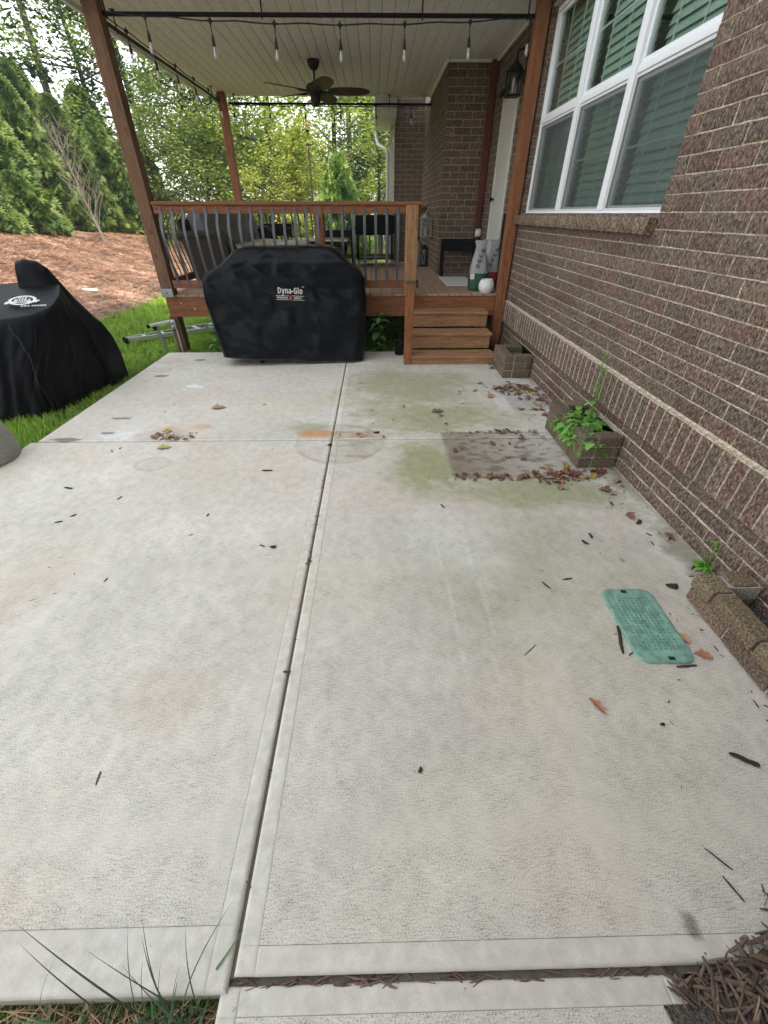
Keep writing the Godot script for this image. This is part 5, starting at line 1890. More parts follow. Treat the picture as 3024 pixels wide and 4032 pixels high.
func bag(called: String, label: String, at: Vector3, base: Material, w: float, lean: float, sd: int) -> void:
	var o := thing(called, label, "charcoal bag", at, "charcoal bags by the door")
	o.scale = Vector3(0.95, 0.86, 0.95)
	var prof := [[0.0, 0.80, 0.78], [0.02, 1.0, 1.0], [0.14, 1.06, 1.05], [0.24, 1.0, 0.98], [0.30, 0.92, 0.88], [0.37, 0.86, 0.74], [0.44, 0.72, 0.55], [0.50, 0.56, 0.42], [0.56, 0.50, 0.34], [0.61, 0.55, 0.24], [0.655, 0.66, 0.12]]
	var split := 3
	for pt in 2:
		var rows := []
		var from := 0 if pt == 0 else split
		var to := split if pt == 0 else prof.size() - 1
		for e in range(from, to + 1):
			for sub in (4 if e < to else 1):
				var t := sub / 4.0
				var a: Array = prof[e]
				var b: Array = prof[mini(e + 1, prof.size() - 1)]
				var y := lerpf(a[0], b[0], t)
				var row := PackedVector3Array()
				for k in 48:
					var an := TAU * k / 48.0
					var e1 := 0.7
					var x := signf(cos(an)) * pow(absf(cos(an)), e1) * w * lerpf(a[1], b[1], t)
					var z := signf(sin(an)) * pow(absf(sin(an)), e1) * w * 0.75 * lerpf(a[2], b[2], t)
					var f := (0.010 + 0.02 * smoothstep(0.3, 0.6, y)) * (ns(an * 100.0 + sd, y * 160.0, sd * 9.0) + 0.6 * ns(an * 250.0, y * 300.0 + sd))
					row.append(Vector3(x * (1.0 + f / w) + lean * y * 0.5, y + (0.03 * ns(an * 120.0, sd * 31.0) if y > 0.6 else 0.0), z * (1.0 + f / w) - lean * y * 0.2))
				rows.append(row)
		var g := G.new()
		var f := g.sheet(rows, true, true)
		if pt == 0:
			g.fan(f, 48, Vector3(0, 0.001, 0), Vector3.DOWN)
		part("base_band" if pt == 0 else "sack", g, base if pt == 0 else M.plastic_bag, o)
	# lettering runs up the sack
	var s := 0.085 * w / 0.15
	var tilt := Basis(Vector3.BACK, 1.15)
	for q in [["O", -0.045, 0.335], ["G", -0.025, 0.40], ["C", -0.005, 0.465], ["O", 0.02, 0.53]]:
		put("lettering", text(q[0], s, 0.003), M.ink, o, Transform3D(tilt, Vector3(q[1] + lean * q[2] * 0.5, q[2], w * 0.75 * (0.99 - (q[2] - 0.30) * 2.2) + 0.012)))
	if lean == 0.0:
		put("label", _label_card(), M.paint_white, o, Transform3D(Basis(Vector3.UP, -0.5), Vector3(-0.095, 0.20, w * 0.75 * 0.84)))

func _label_card() -> Mesh:
	var g := G.new()
	g.box(Vector3.ZERO, Vector3(0.06, 0.075, 0.002))
	return g.mesh()

# ---------- beside and below the deck ----------
func yard_things() -> void:
	# extension ladder lying on the lawn under the deck
	var o := thing("extension_ladder", "aluminium extension ladder lying on the lawn under the deck corner", "ladder", Vector3(-3.70, -0.075, -6.52))
	var dir := Vector3(0.62, 0.0, -0.55).normalized()
	o.basis = Basis(dir, Vector3.UP, dir.cross(Vector3.UP))
	for s in [-1, 1]:
		var g := G.new()
		var turn := Basis(Vector3.UP, -s * atan2(0.26, 2.7))
		var mid := Vector3(1.35, 0.055, s * 0.18)
		g.box(mid, Vector3(2.72, 0.058, 0.006), 0.001, turn)
		for e in [-1, 1]:
			g.box(mid + Vector3(0, e * 0.0275, 0) - turn.z * s * 0.012, Vector3(2.72, 0.004, 0.022), 0.001, turn)
		part("rail", g, M.aluminium, o)
		g = G.new()
		g.box(Vector3(-0.02, 0.05, s * 0.05), Vector3(0.05, 0.07, 0.05), 0.008)
		part("foot", g, M.black_plastic, o)
	var step_x := 0.25
	while step_x < 2.7:
		var g := G.new()
		var half := 0.045 + 0.26 * step_x / 2.7
		g.box(Vector3(step_x, 0.075, 0), Vector3(0.05, 0.012, 2.0 * half), 0.003)
		g.box(Vector3(step_x - 0.022, 0.055, 0), Vector3(0.004, 0.045, 2.0 * half), 0.001)
		part("rung", g, M.aluminium, o)
		step_x += 0.27
	# folded trestle leaning at the post
	o = thing("folding_trestle", "weathered metal trestle leaning on the deck's support post", "trestle", Vector3(-2.95, -0.1, -6.05))
	var g := G.new()
	g.box(Vector3(0.04, 0.395, 0.0), Vector3(0.28, 0.035, 0.05), 0.004, Basis(Vector3.BACK, 0.12) * Basis(Vector3.UP, 0.5))
	part("bar", g, M.aluminium, o)
	g = G.new()
	g.box(Vector3(-0.095, 0.372, 0.07), Vector3(0.05, 0.04, 0.055), 0.008, Basis(Vector3.UP, 0.5))
	part("end_cap", g, M.black_plastic, o)
	g = G.new()
	g.box(Vector3(0.01, 0.18, 0.03), Vector3(0.045, 0.40, 0.03), 0.004, Basis(Vector3.BACK, 0.13))
	part("leg", g, M.steel, o)
	g = G.new()
	g.box(Vector3(-0.03, 0.35, 0.04), Vector3(0.052, 0.06, 0.04), 0.006, Basis(Vector3.BACK, 0.13))
	part("bracket", g, M.black_plastic, o)
	# outlet box with conduit on the support post
	o = thing("electrical_box", "grey weatherproof outlet box with conduit on the deck support post", "electrical box", Vector3(-2.70, 0.30, -5.993))
	g = G.new()
	g.box(Vector3(0, 0, 0.025), Vector3(0.075, 0.115, 0.05), 0.008)
	part("box", g, M.steel, o)
	for yy in [-0.026, 0.026]:
		g = G.new()
		g.lathe([[0.0, 0.012], [0.014, 0.010], [0.02, 0.0]], Vector3.ZERO, 12)
		put("lid", g.mesh(), M.steel, o, Transform3D(Basis(Vector3.RIGHT, PI * 0.5), Vector3(0, yy, 0.05)))
	g = G.new()
	g.rod(Vector3(0.022, -0.058, 0.014), Vector3(0.022, -0.41, 0.014), 0.011, 10)
	part("conduit", g, M.aluminium, o)
	# dark bucket behind the newel
	o = thing("dark_bucket", "dark plastic bucket under the deck beside the steps", "bucket", Vector3(0.30, 0.0, -5.58))
	g = G.new()
	g.lathe([[0.0, 0.004], [0.052, 0.004], [0.075, 0.15], [0.082, 0.152], [0.082, 0.165], [0.072, 0.165], [0.050, 0.02], [0.0, 0.02]], Vector3.ZERO, 20)
	part("body", g, M.black_plastic, o)
	# a short grey pipe end on the straw
	o = thing("pipe_end", "short grey pipe end lying on the pine straw", "pipe", Vector3(-5.9, ground_y(-5.9, -9.7) + 0.05, -9.7))
	g = G.new()
	g.rod(Vector3(-0.13, 0.03, 0.05), Vector3(0.13, 0.0, -0.05), 0.045, 12)
	part("pipe", g, M.steel, o)
	# green valve box lid
	o = thing("valve_lid", "green plastic irrigation valve lid set flush in the concrete", "valve lid", Vector3(1.195, 0.0, -1.185))
	var rr := rounded(0.1215, 0.205, 0.05, 96)
	g = G.new()
	var rows := []
	for e in [[1.0, -0.02], [1.0, 0.006], [0.985, 0.0105], [0.90, 0.0115], [0.89, 0.0105], [0.5, 0.0105], [0.02, 0.0105]]:
		var row := PackedVector3Array()
		for p in rr:
			var q := p
			q = Vector2(signf(p.x) * maxf(0.0, absf(p.x) - 0.1215 * (1.0 - e[0])), signf(p.y) * maxf(0.0, absf(p.y) - 0.1215 * (1.0 - e[0])))
			row.append(Vector3(q.x, e[1] + 0.0008 * ns(q.x * 400.0, q.y * 400.0), q.y))
		rows.append(row)
	var f := g.sheet(rows, true, true)
	g.fan(f + 6 * 96, 96, Vector3(0, 0.0105, 0), Vector3.UP)
	o.rotation.y = -0.03
	part("lid", g, M.lid_green, o)
	# raised tread bars
	g = G.new()
	for a in 18:
		for b in 9:
			var x := -0.080 + 0.020 * b
			var z := -0.142 + 0.0166 * a
			if rng.randf() < 0.06:
				continue
			if (a + b) % 2 == 0:
				g.box(Vector3(x, 0.0115, z), Vector3(0.0130, 0.0032, 0.0042), 0.001)
			else:
				g.box(Vector3(x, 0.0115, z), Vector3(0.0042, 0.0032, 0.0130), 0.001)
	part("tread_pattern", g, M.lid_bar, o).set_meta("kind", "stuff")
	for s in [-1, 1]:
		g = G.new()
		g.box(Vector3(-0.01 if s < 0 else 0.02, 0.0108, s * 0.186), Vector3(0.026, 0.0016, 0.018))
		part("pry_slot", g, M.ink, o)
	# garden ornament on a pole before the trees
	o = thing("garden_spinner", "garden pole with a ring and yellow ball before the trees", "garden ornament", Vector3(-1.43, -0.1, -12.0))
	g = G.new()
	g.tube(PackedVector3Array([Vector3(0, 0, 0), Vector3(0.0, 2.72, 0)]), [0.022, 0.018], 8)
	part("pole", g, M.rust, o)
	g = G.new()
	g.tube(PackedVector3Array([Vector3(0, 2.72, 0), Vector3(0.0, 3.0, 0)]), [0.007], 6)
	part("rod", g, M.rust, o)
	g = G.new()
	g.box(Vector3(0.01, 2.815, 0), Vector3(0.11, 0.035, 0.06), 0.01)
	part("perch", g, M.rust, o)
	g = G.new()
	var pts := PackedVector3Array()
	for k in 33:
		pts.append(Vector3(0.075 * sin(TAU * k / 32.0), 3.14 + 0.115 * cos(TAU * k / 32.0), 0))
	g.tube(pts, [0.007], 6, false)
	part("ring", g, M.rust, o)
	g = G.new()
	g.lathe([[0.0, -0.04], [0.028, -0.028], [0.04, 0.0], [0.028, 0.028], [0.0, 0.04]], Vector3(0, 3.14, 0), 16)
	part("ball", g, M.yellow, o)
	g = G.new()
	g.lathe([[0.0, -0.045], [0.03, -0.03], [0.042, 0.0], [0.036, 0.006], [0.0, 0.0]], Vector3(0.0, 3.05, 0), 16)
	part("cup", g, M.ink, o)

# ---------- leaves, chips and small plants ----------
func chip_mesh(sd: int) -> G:
	var g := G.new()
	g.tinted = true
	var l := 1.0
	var rows := []
	var n := 7
	for k in n:
		var t := -1.0 + 2.0 * k / (n - 1)
		var r := 1.0 if absf(t) < 0.95 else 0.72
		r *= 1.0 - 0.30 * absf(t) + 0.22 * ns(t * 90.0, sd * 130.0)
		var row := PackedVector3Array()
		for s in 6:
			var a := TAU * s / 6.0
			row.append(Vector3(t * 0.5 * l, 0.09 * r * sin(a) * (1.0 + 0.7 * ns(t * 60.0 + sd * 90.0, a * 60.0)), 0.14 * r * cos(a) * (1.0 + 0.7 * ns(a * 90.0, t * 80.0 + sd * 55.0)) + 0.05 * sin(t * 2.0 + sd)))
		rows.append(row)
	g.sheet(rows, true, true)
	return g

func dry_leaf(sd: int) -> G:
	# curled pointed oak leaf, 1 long, lobed
	var g := G.new()
	g.tinted = true
	var n := 12
	var rows := [PackedVector3Array(), PackedVector3Array(), PackedVector3Array()]
	for k in n + 1:
		var t := k / float(n)
		var w := 0.27 * sin(PI * pow(t, 0.85)) * (1.0 + 0.38 * sin(t * TAU * 3.0 + sd)) + 0.004
		var curl := 0.10 * sin(t * PI) + 0.05 * sin(t * 7.0 + sd)
		rows[0].append(Vector3(t - 0.5, curl + w * 0.55, -w))
		rows[1].append(Vector3(t - 0.5, curl * 0.4, 0))
		rows[2].append(Vector3(t - 0.5, curl + w * 0.40, w))
	g.sheet(rows, false, true)
	return g

func litter() -> void:
	var chips := []
	for k in 4:
		chips.append(chip_mesh(k).mesh())
	var leaves := []
	for k in 3:
		leaves.append(dry_leaf(k).mesh())
	# the pieces one can point to
	var dark := lin(0.060, 0.040, 0.033)
	var brown := lin(0.10, 0.052, 0.036)
	var list := [
		["wood_chip", "big dark curled wood chip near the mulch end of the patio", "wood chip", 1.23, -0.613, 0.085, 0.35, -0.4, 0, dark],
		["wood_chip", "small black chip alone in the middle of the lawn side slab", "wood chip", -0.583, -1.745, 0.034, 0.9, 0.3, 1, dark],
		["wood_chip", "upright-lying brown chip below the planted brick well", "wood chip", 1.218, -1.809, 0.046, 0.5, 1.5, 2, brown],
		["wood_chip", "flat dark chip beside the brown chip below the planted well", "wood chip", 1.162, -1.752, 0.044, 0.6, -0.9, 1, dark],
		["wood_chip", "long dark splinter near the joint crossing on the lawn side slab", "wood chip", -0.794, -2.586, 0.075, 0.3, 0.1, 0, dark],
		["wood_chip", "single dark chip far out on the pale slab by the pot", "wood chip", -1.915, -1.998, 0.042, 0.35, 0.2, 3, dark],
		["wood_chip", "tiny split chip next to another near the grass edge", "wood chip", -1.865, -2.062, 0.034, 0.5, 0.8, 2, dark],
		["wood_chip", "dark double chip on the slab towards the garden pot", "wood chip", -2.082, -2.376, 0.060, 0.4, -0.1, 0, dark],
		["wood_chip", "round brown crumb alone on the house side slab", "wood chip", 0.131, -0.601, 0.020, 0.9, 1.0, 2, brown],
		["wood_chip", "black clump with a twig at the low brick well's corner", "wood chip", 1.455, -1.41, 0.055, 0.9, 0.2, 1, dark],
		["wood_chip", "dark clump beside the brick wall's foot", "wood chip", 1.56, -1.93, 0.055, 0.6, 0.7, 2, brown],
		["wood_chip", "long dark shard along the green valve lid's edge", "wood chip", 1.045, -1.10, 0.15, 0.16, 1.30, 0, brown],
		["wood_chip", "dark brown stick along the near end of the valve lid", "wood chip", 1.255, -0.968, 0.085, 0.18, 0.02, 3, brown],
		["wood_chip", "thin curved twig lying between slab joint and valve lid", "twig", 0.639, -1.056, 0.085, 0.06, 0.7, 0, dark],
		["wood_chip", "dark pointed sliver before the valve lid", "wood chip", 0.834, -1.427, 0.055, 0.25, -1.0, 1, dark],
		["wood_chip", "forked dark sliver above the valve lid", "wood chip", 0.957, -1.47, 0.05, 0.25, 0.1, 3, dark],
		["wood_chip", "little black knot on the slab before the low brick well", "wood chip", 1.022, -0.736, 0.018, 0.9, 0.4, 1, dark],
		["wood_chip", "slim grey twig close to the mulch bed", "twig", 0.965, -0.353, 0.07, 0.10, -0.8, 0, dark],
		["wood_chip", "slim twig touching the mulch bed's edge", "twig", 0.963, -0.288, 0.06, 0.12, -1.2, 3, dark],
		["acorn_cap", "dark acorn cap sitting on the cross joint beside the pot ring", "acorn cap", -0.005, -3.205, 0.05, 0.9, 0.5, 1, dark],
		["acorn_cap", "dark round bud in the crossing of the two joints", "acorn cap", -0.38, -2.985, 0.04, 0.9, 0.9, 2, dark],
	]
	for e in list:
		var o := thing(e[0], e[1], e[2], Vector3(e[3], 0.0, e[4]))
		var m: StandardMaterial3D = M.chips.duplicate()
		m.albedo_color = e[9]
		var b := Basis(Vector3.UP, e[7]) * Basis.from_scale(Vector3(e[5], e[5] * e[6] * 1.6, e[5] * e[6] * 2.6))
		put("piece", chips[e[8]], m, o, Transform3D(b, Vector3(0, e[5] * e[6] * 0.13 + 0.002, 0)))
	var ll := [
		["tan curled leaf alone on the far lawn side slab", -1.499, -3.773, 0.14, 0.3, Color(0.42, 0.25, 0.16), 0],
		["brown oak leaf on the green stained slab", 0.566, -3.645, 0.12, 0.2, Color(0.20, 0.10, 0.06), 1],
		["orange and tan leaf by the small pale patch", 1.153, -4.029, 0.12, 1.0, Color(0.42, 0.22, 0.08), 2],
		["narrow reddish leaf alone on the near house side slab", 0.816, -0.805, 0.082, -1.05, Color(0.36, 0.13, 0.07), 0],
		["orange leaf at the near corner of the valve lid", 1.358, -1.015, 0.07, -0.4, Color(0.36, 0.15, 0.08), 1],
		["pale orange leaf along the house side of the valve lid", 1.325, -1.10, 0.065, -1.3, Color(0.42, 0.20, 0.11), 2],
		["yellow-green leaf beside the dry heap in the cross joint", -1.68, -2.956, 0.11, 0.15, Color(0.40, 0.38, 0.10), 0],
		["rust red leaf at the foot of the planted brick well", 1.60, -2.52, 0.11, 0.4, Color(0.25, 0.055, 0.035), 1],
		["star shaped tan leaf before the planted brick well", 1.26, -2.50, 0.10, 0.7, Color(0.42, 0.27, 0.13), 2],
		["yellow leaf hanging at the planted well's outer bricks", 1.38, -2.62, 0.09, 1.2, Color(0.32, 0.22, 0.03), 0],
		["orange leaf lying on the dark mulch bed", 1.0, -0.17, 0.06, 0.4, Color(0.50, 0.20, 0.06), 1],
	]
	for e in ll:
		var o := thing("fallen_leaf", e[0], "leaf", Vector3(e[1], 0.0, e[2]))
		var m: StandardMaterial3D = M.dry_leaf.duplicate()
		m.albedo_color = e[5].linear_to_srgb()
		put("leaf", leaves[e[6]], m, o, Transform3D(Basis(Vector3.UP, e[4]) * Basis.from_scale(Vector3(e[3], e[3] * 0.6, e[3] * (0.5 if e[0].begins_with("narrow") else 1.0))), Vector3(0, 0.004, 0)))
	# crumbs and leaf bits nobody would count
	var spots := []
	var cols := []
	var lspots := []
	var lcols := []
	var zones := [[0.98, -2.46, 0.46, 0.035, 130, 0.5], [1.35, -2.47, 0.24, 0.10, 190, 0.6], [1.0, -2.9, 0.45, 0.30, 70, 0.2], [0.95, -3.19, 0.5, 0.03, 70, 0.5], [1.55, -3.6, 0.09, 0.7, 60, 0.4], [1.45, -4.25, 0.28, 0.16, 210, 0.75], [1.60, -3.95, 0.13, 0.28, 80, 0.6], [1.50, -3.68, 0.24, 0.015, 30, 0.3], [1.40, -5.1, 0.06, 0.4, 70, 0.5], [1.55, -2.2, 0.14, 0.30, 70, 0.15], [1.62, -1.75, 0.08, 0.35, 22, 0.1], [-1.72, -3.15, 0.16, 0.09, 60, 0.8], [-0.15, -3.15, 0.25, 0.10, 26, 0.3], [-0.37, -2.0, 0.006, 1.9, 50, 0.0], [0.5, -3.6, 0.9, 0.8, 40, 0.3], [0.9, -1.8, 0.7, 0.7, 26, 0.0], [-1.5, -3.5, 1.1, 1.6, 34, 0.05], [-1.6, -1.8, 1.0, 1.0, 18, 0.0], [1.1, -0.6, 0.4, 0.5, 9, 0.0], [1.45, -0.9, 0.06, 0.45, 26, 0.1], [1.20, -1.19, 0.14, 0.22, 14, 0.1]]
	for q in zones:
		for k in q[4]:
			var x: float = q[0] + q[2] * rng.randfn(0.0, 0.55)
			var z: float = q[1] + q[3] * rng.randfn(0.0, 0.55)
			if x > 1.70:
				x = 1.70 - rnd(0.0, 0.05)
			if rng.randf() < q[5] * 0.45:
				var s := rnd(0.03, 0.085)
				lspots.append(Transform3D(Basis.from_euler(Vector3(rnd(-0.4, 0.4), rnd(0, TAU), rnd(-0.4, 0.4))) * Basis.from_scale(Vector3(s, s * 0.6, s)), Vector3(x, 0.008, z)))
				var w := rng.randf()
				lcols.append(Color(0.16, 0.075, 0.05) * rnd(0.6, 1.3) if w < 0.6 else (Color(0.33, 0.20, 0.11) * rnd(0.7, 1.2) if w < 0.9 else Color(0.38, 0.27, 0.05)))
			else:
				var s := rnd(0.006, 0.018) if rng.randf() < 0.72 else rnd(0.018, 0.042)
				var w := rnd(0.2, 0.7)
				spots.append(Transform3D(Basis(Vector3.UP, rnd(0, TAU)) * Basis.from_scale(Vector3(s, s * w * 1.2, s * w * 2.0)), Vector3(x, s * w * 0.1 + 0.001, z)))
				cols.append(Color(0.075, 0.048, 0.038) * rnd(0.5, 1.7) if rng.randf() < 0.75 else Color(0.14, 0.07, 0.05) * rnd(0.7, 1.3))
	var o2 := copies("bark_crumbs", chips[0], M.chips, spots, null, cols)
	meta(o2, "dark bark crumbs and twig bits scattered over the concrete", "bark crumbs")
	o2 = copies("leaf_litter", leaves[0], M.dry_leaf, lspots, null, lcols)
	meta(o2, "dry brown leaf litter drifted along the wall and joints", "leaf litter")
	# mulch: a heap at the walkway's side and what fills the gap
	var g := G.new()
	var rows := []
	for k in 30:
		var row := PackedVector3Array()
		for j in 30:
			var x := 0.66 + 0.062 * j
			var z := -0.36 + 0.065 * k
			row.append(Vector3(x, mulch_y(x, z) - 0.018, z))
		rows.append(row)
	g.sheet(rows, false, true)
	meta(part("mulch_bed", g, M.dirt), "", "", "", "structure")
	spots = []
	cols = []
	while spots.size() < 4200:
		var x := 0.70 + 1.2 * pow(rng.randf(), 1.4)
		var z := rnd(-0.38, 0.55)
		var y := mulch_y(x, z)
		if y < -0.02 or (x < 0.745 and z > -0.1):
			continue
		var s := rnd(0.025, 0.065) if rng.randf() < 0.8 else rnd(0.06, 0.10)
		var w := rnd(0.12, 0.34)
		spots.append(Transform3D(Basis.from_euler(Vector3(rnd(-0.5, 0.5), rnd(0, TAU), rnd(-0.45, 0.45))) * Basis.from_scale(Vector3(s, s * w * 1.2, s * w * 1.8)), Vector3(x, y + rnd(-0.012, 0.012), z)))
		var t := rnd(0.55, 1.35)
		cols.append(Color(0.115, 0.076, 0.06) * t if rng.randf() < 0.85 else Color(0.20, 0.135, 0.08) * t)
	for k in 110:
		var s := rnd(0.02, 0.055)
		var w := rnd(0.2, 0.4)
		spots.append(Transform3D(Basis.from_euler(Vector3(rnd(-0.3, 0.3), rnd(-0.6, 0.6), rnd(-0.2, 0.2))) * Basis.from_scale(Vector3(s, s * w, s * w * 1.2)), Vector3(rnd(-0.36, 0.76), rnd(-0.022, -0.012), rnd(-0.150, -0.132))))
		cols.append(Color(0.15, 0.095, 0.075) * rnd(0.5, 1.3))
	o2 = copies("wood_mulch", chips[1], M.chips, spots, null, cols)
	meta(o2, "dark brown wood mulch heaped at the patio corner and in the gap", "mulch")

func mulch_y(x: float, z: float) -> float:
	# the heap's edge runs from the walkway's corner towards the wall
	var e := maxf(0.0, x - 0.72) * 0.42 + (z + 0.125)
	return clampf(-0.012 + e * 0.62, -0.06, 0.085) + 0.012 * ns(x * 160.0, z * 160.0)

# ---------- plants ----------
func lobed_leaf(sd: int, lobes: float, w0: float, deep: float) -> G:
	# leaf along +z from the origin, 1 long, drooping at the tip
	var g := G.new()
	g.tinted = true
	var n := 22
	var rows := [PackedVector3Array(), PackedVector3Array(), PackedVector3Array()]
	for k in n + 1:
		var t := k / float(n)
		var w := w0 * pow(sin(PI * pow(t, 0.9) * 0.985 + 0.03), 0.8) * (1.0 - deep * absf(sin(t * PI * lobes + sd)))
		var y := 0.16 * sin(t * 2.2) - 0.28 * t * t + 0.02 * sin(t * 13.0 + sd)
		rows[0].append(Vector3(-w, y + w * 0.25, t))
		rows[1].append(Vector3(0, y, t))
		rows[2].append(Vector3(w, y + w * 0.30, t))
	g.sheet(rows, false, false)
	return g

func small_plants() -> void:
	var mustard := [lobed_leaf(1, 3.0, 0.36, 0.32).mesh(), lobed_leaf(2, 2.5, 0.40, 0.25).mesh(), lobed_leaf(4, 3.5, 0.32, 0.36).mesh()]
	var oval := [lobed_leaf(1, 0.5, 0.26, 0.0).mesh(), lobed_leaf(3, 0.5, 0.30, 0.0).mesh()]
	var greens := []
	for k in 5:
		var m := StandardMaterial3D.new()
		var t := 0.75 + 0.13 * k
		m.albedo_color = lin(0.135 * t, 0.30 * t, 0.05 * t)
		m.roughness = 0.5
		m.backlight_enabled = true
		m.backlight = Color(0.4, 0.6, 0.2)
		greens.append(m)
	# mustard greens in the middle well with one tall flowering stem
	var o := thing("mustard_plant", "lush green mustard plant with one tall flowering stem in the brick well", "plant", Vector3(1.575, 0.06, -2.90))
	var g := G.new()
	var stem := PackedVector3Array([Vector3(0.02, -0.02, 0), Vector3(0.03, 0.20, 0.0), Vector3(0.035, 0.42, -0.01), Vector3(0.02, 0.57, -0.03), Vector3(0.03, 0.66, -0.05)])
	g.tube(stem, [0.007, 0.006, 0.005, 0.004, 0.003], 6)
	for k in 9:
		var y := 0.30 + 0.04 * k
		var a := k * 2.4
		g.tube(PackedVector3Array([Vector3(0.03, y, -0.01), Vector3(0.03 + 0.05 * cos(a), y + 0.05, -0.01 + 0.05 * sin(a))]), [0.0025, 0.0015], 5)
	part("stem", g, greens[1], o)
	for k in 190:
		var a := rnd(0, TAU)
		var r := rnd(0.02, 0.19)
		var l := rnd(0.06, 0.115)
		var p := Vector3(r * cos(a) * 0.75 - 0.035, rnd(0.09, 0.21) - r * 0.25, r * sin(a) * 1.5 + 0.03)
		p.x = clampf(p.x, -0.10, 0.09)
		var b := Basis(Vector3.UP, PI * 0.5 - a + rnd(-0.5, 0.5)) * Basis(Vector3.RIGHT, rnd(-0.35, 0.45))
		put("leaf", mustard[k % 3], greens[rng.randi() % 5], o, Transform3D(b.scaled_local(Vector3.ONE * l), p))
	for k in 12:
		var t := rnd(0.25, 0.85)
		var a := rnd(0, TAU)
		var b := Basis(Vector3.UP, a) * Basis(Vector3.RIGHT, rnd(-0.5, 0.2))
		put("leaf", mustard[k % 3], greens[2 + rng.randi() % 3], o, Transform3D(b.scaled_local(Vector3.ONE * lerpf(0.10, 0.03, t)), Vector3(0.03, 0.66 * t, -0.01)))
	for k in 12:
		g = G.new()
		var a := rnd(0, TAU)
		g.lathe([[0.0, -0.006], [0.006, 0.0], [0.0, 0.006]], Vector3(0.03 + 0.02 * cos(a), 0.66 + rnd(-0.02, 0.012), -0.05 + 0.02 * sin(a)), 6)
		part("bud", g, M.bud, o)
	# pokeweed under the deck, right of the big grill
	for q in [["pokeweed", "leafy green pokeweed growing under the deck beside the covered grill", Vector3(0.03, -0.08, -5.86), 0.52, 19, 3], ["pokeweed", "green weed among ladder rails between support post and covered grill", Vector3(-2.22, -0.1, -6.05), 0.46, 16, 7], ["pokeweed", "second stem of weed in the dark below the rim board", Vector3(-1.95, -0.1, -5.95), 0.30, 9, 11]]:
		o = thing(q[0], q[1], "weed", q[2])
		g = G.new()
		var top := Vector3(rnd(-0.05, 0.05), q[3], rnd(0.0, 0.06))
		g.tube(PackedVector3Array([Vector3(0, 0, 0), top * 0.5 + Vector3(0.02, 0, 0), top]), [0.008, 0.006, 0.003], 6)
		part("stem", g, greens[0], o)
		for k in q[4]:
			var t: float = 0.15 + 0.85 * k / float(q[4])
			var a: float = k * 2.4 + q[5]
			var b := Basis(Vector3.UP, a) * Basis(Vector3.RIGHT, rnd(-0.3, 0.5))
			put("leaf", oval[k % 2], greens[rng.randi() % 4], o, Transform3D(b.scaled_local(Vector3.ONE * rnd(0.10, 0.16)), top * t))
	# small weed at the wall and a sprig in the low well
	o = thing("wall_weed", "small bright green weed rooted where concrete meets the wall", "weed", Vector3(1.705, 0.0, -1.53))
	for k in 11:
		var b := Basis(Vector3.UP, -PI * 0.5 + rnd(-1.4, 1.4)) * Basis(Vector3.RIGHT, rnd(-0.9, 0.1))
		put("leaf", oval[k % 2], greens[3], o, Transform3D(b.scaled_local(Vector3(0.045, 0.06, 0.075)), Vector3(0, 0.01, 0)))
	g = G.new()
	g.tube(PackedVector3Array([Vector3(0, 0, 0), Vector3(0.0, 0.09, -0.01), Vector3(0.0, 0.16, -0.03)]), [0.003, 0.002, 0.001], 5)
	part("stem", g, greens[2], o)
	for k in 5:
		put("leaf", oval[k % 2], greens[3], o, Transform3D((Basis(Vector3.UP, k * 1.3) * Basis(Vector3.RIGHT, -0.4)).scaled_local(Vector3.ONE * 0.035), Vector3(0, 0.10 + 0.015 * k, -0.02)))
	o = thing("maple_sprig", "yellow-green maple seedling inside the low brick well", "seedling", Vector3(1.64, 0.05, -0.92))
	g = G.new()
	g.tube(PackedVector3Array([Vector3(0, 0, 0), Vector3(-0.01, 0.07, 0)]), [0.003, 0.002], 5)
	part("stem", g, greens[0], o)
	for k in 7:
		put("leaf", mustard[k % 3], M.maple, o, Transform3D((Basis(Vector3.UP, k * 0.9) * Basis(Vector3.RIGHT, -0.1)).scaled_local(Vector3.ONE * 0.07), Vector3(-0.01, 0.05 + 0.006 * k, 0)))
	# long grass at the near corner
	o = thing("long_grass", "clump of long dark green grass blades at the near patio corner", "grass clump", Vector3(-0.52, -0.10, -0.085))
	for e in [[-0.567, -0.97, -0.262, 0.13, 0.0055, 0.05], [-0.64, -0.933, -0.224, 0.08, 0.0042, 0.03], [-0.46, -0.757, -0.208, 0.12, 0.0036, 0.06], [-0.434, -0.649, -0.18, 0.08, 0.0040, 0.04], [-0.506, -0.647, -0.287, 0.24, 0.0040, 0.0], [-0.50, -0.62, -0.230, 0.18, 0.0055, 0.0], [-0.56, -0.666, -0.255, 0.19, 0.0038, 0.0], [-0.434, -0.513, -0.244, 0.18, 0.0045, 0.0], [-0.487, -0.397, -0.298, 0.28, 0.0048, 0.0], [-0.51, -0.55, -0.185, 0.10, 0.0032, 0.0], [-0.49, -0.50, -0.180, 0.10, 0.0030, 0.0], [-0.799, -0.812, -0.199, 0.10, 0.0022, 0.01], [-0.55, -0.60, -0.20, 0.12, 0.003, 0.0], [-0.50, -0.98, -0.10, 0.05, 0.0045, 0.03], [-0.52, -0.85, -0.09, 0.05, 0.005, 0.03], [-0.45, -0.75, -0.06, 0.04, 0.005, 0.02], [-0.47, -0.62, -0.05, 0.04, 0.004, 0.02]]:
		g = G.new()
		var k2: float = 1.0 - e[3] / 1.5
		var a := Vector3(e[0] + 0.52, 0.0, rnd(-0.015, 0.025))
		var tip := Vector3(e[1] * k2 + 0.52, e[3] + 0.10, e[2] * k2 + 0.085)
		var pts := PackedVector3Array()
		var wid := []
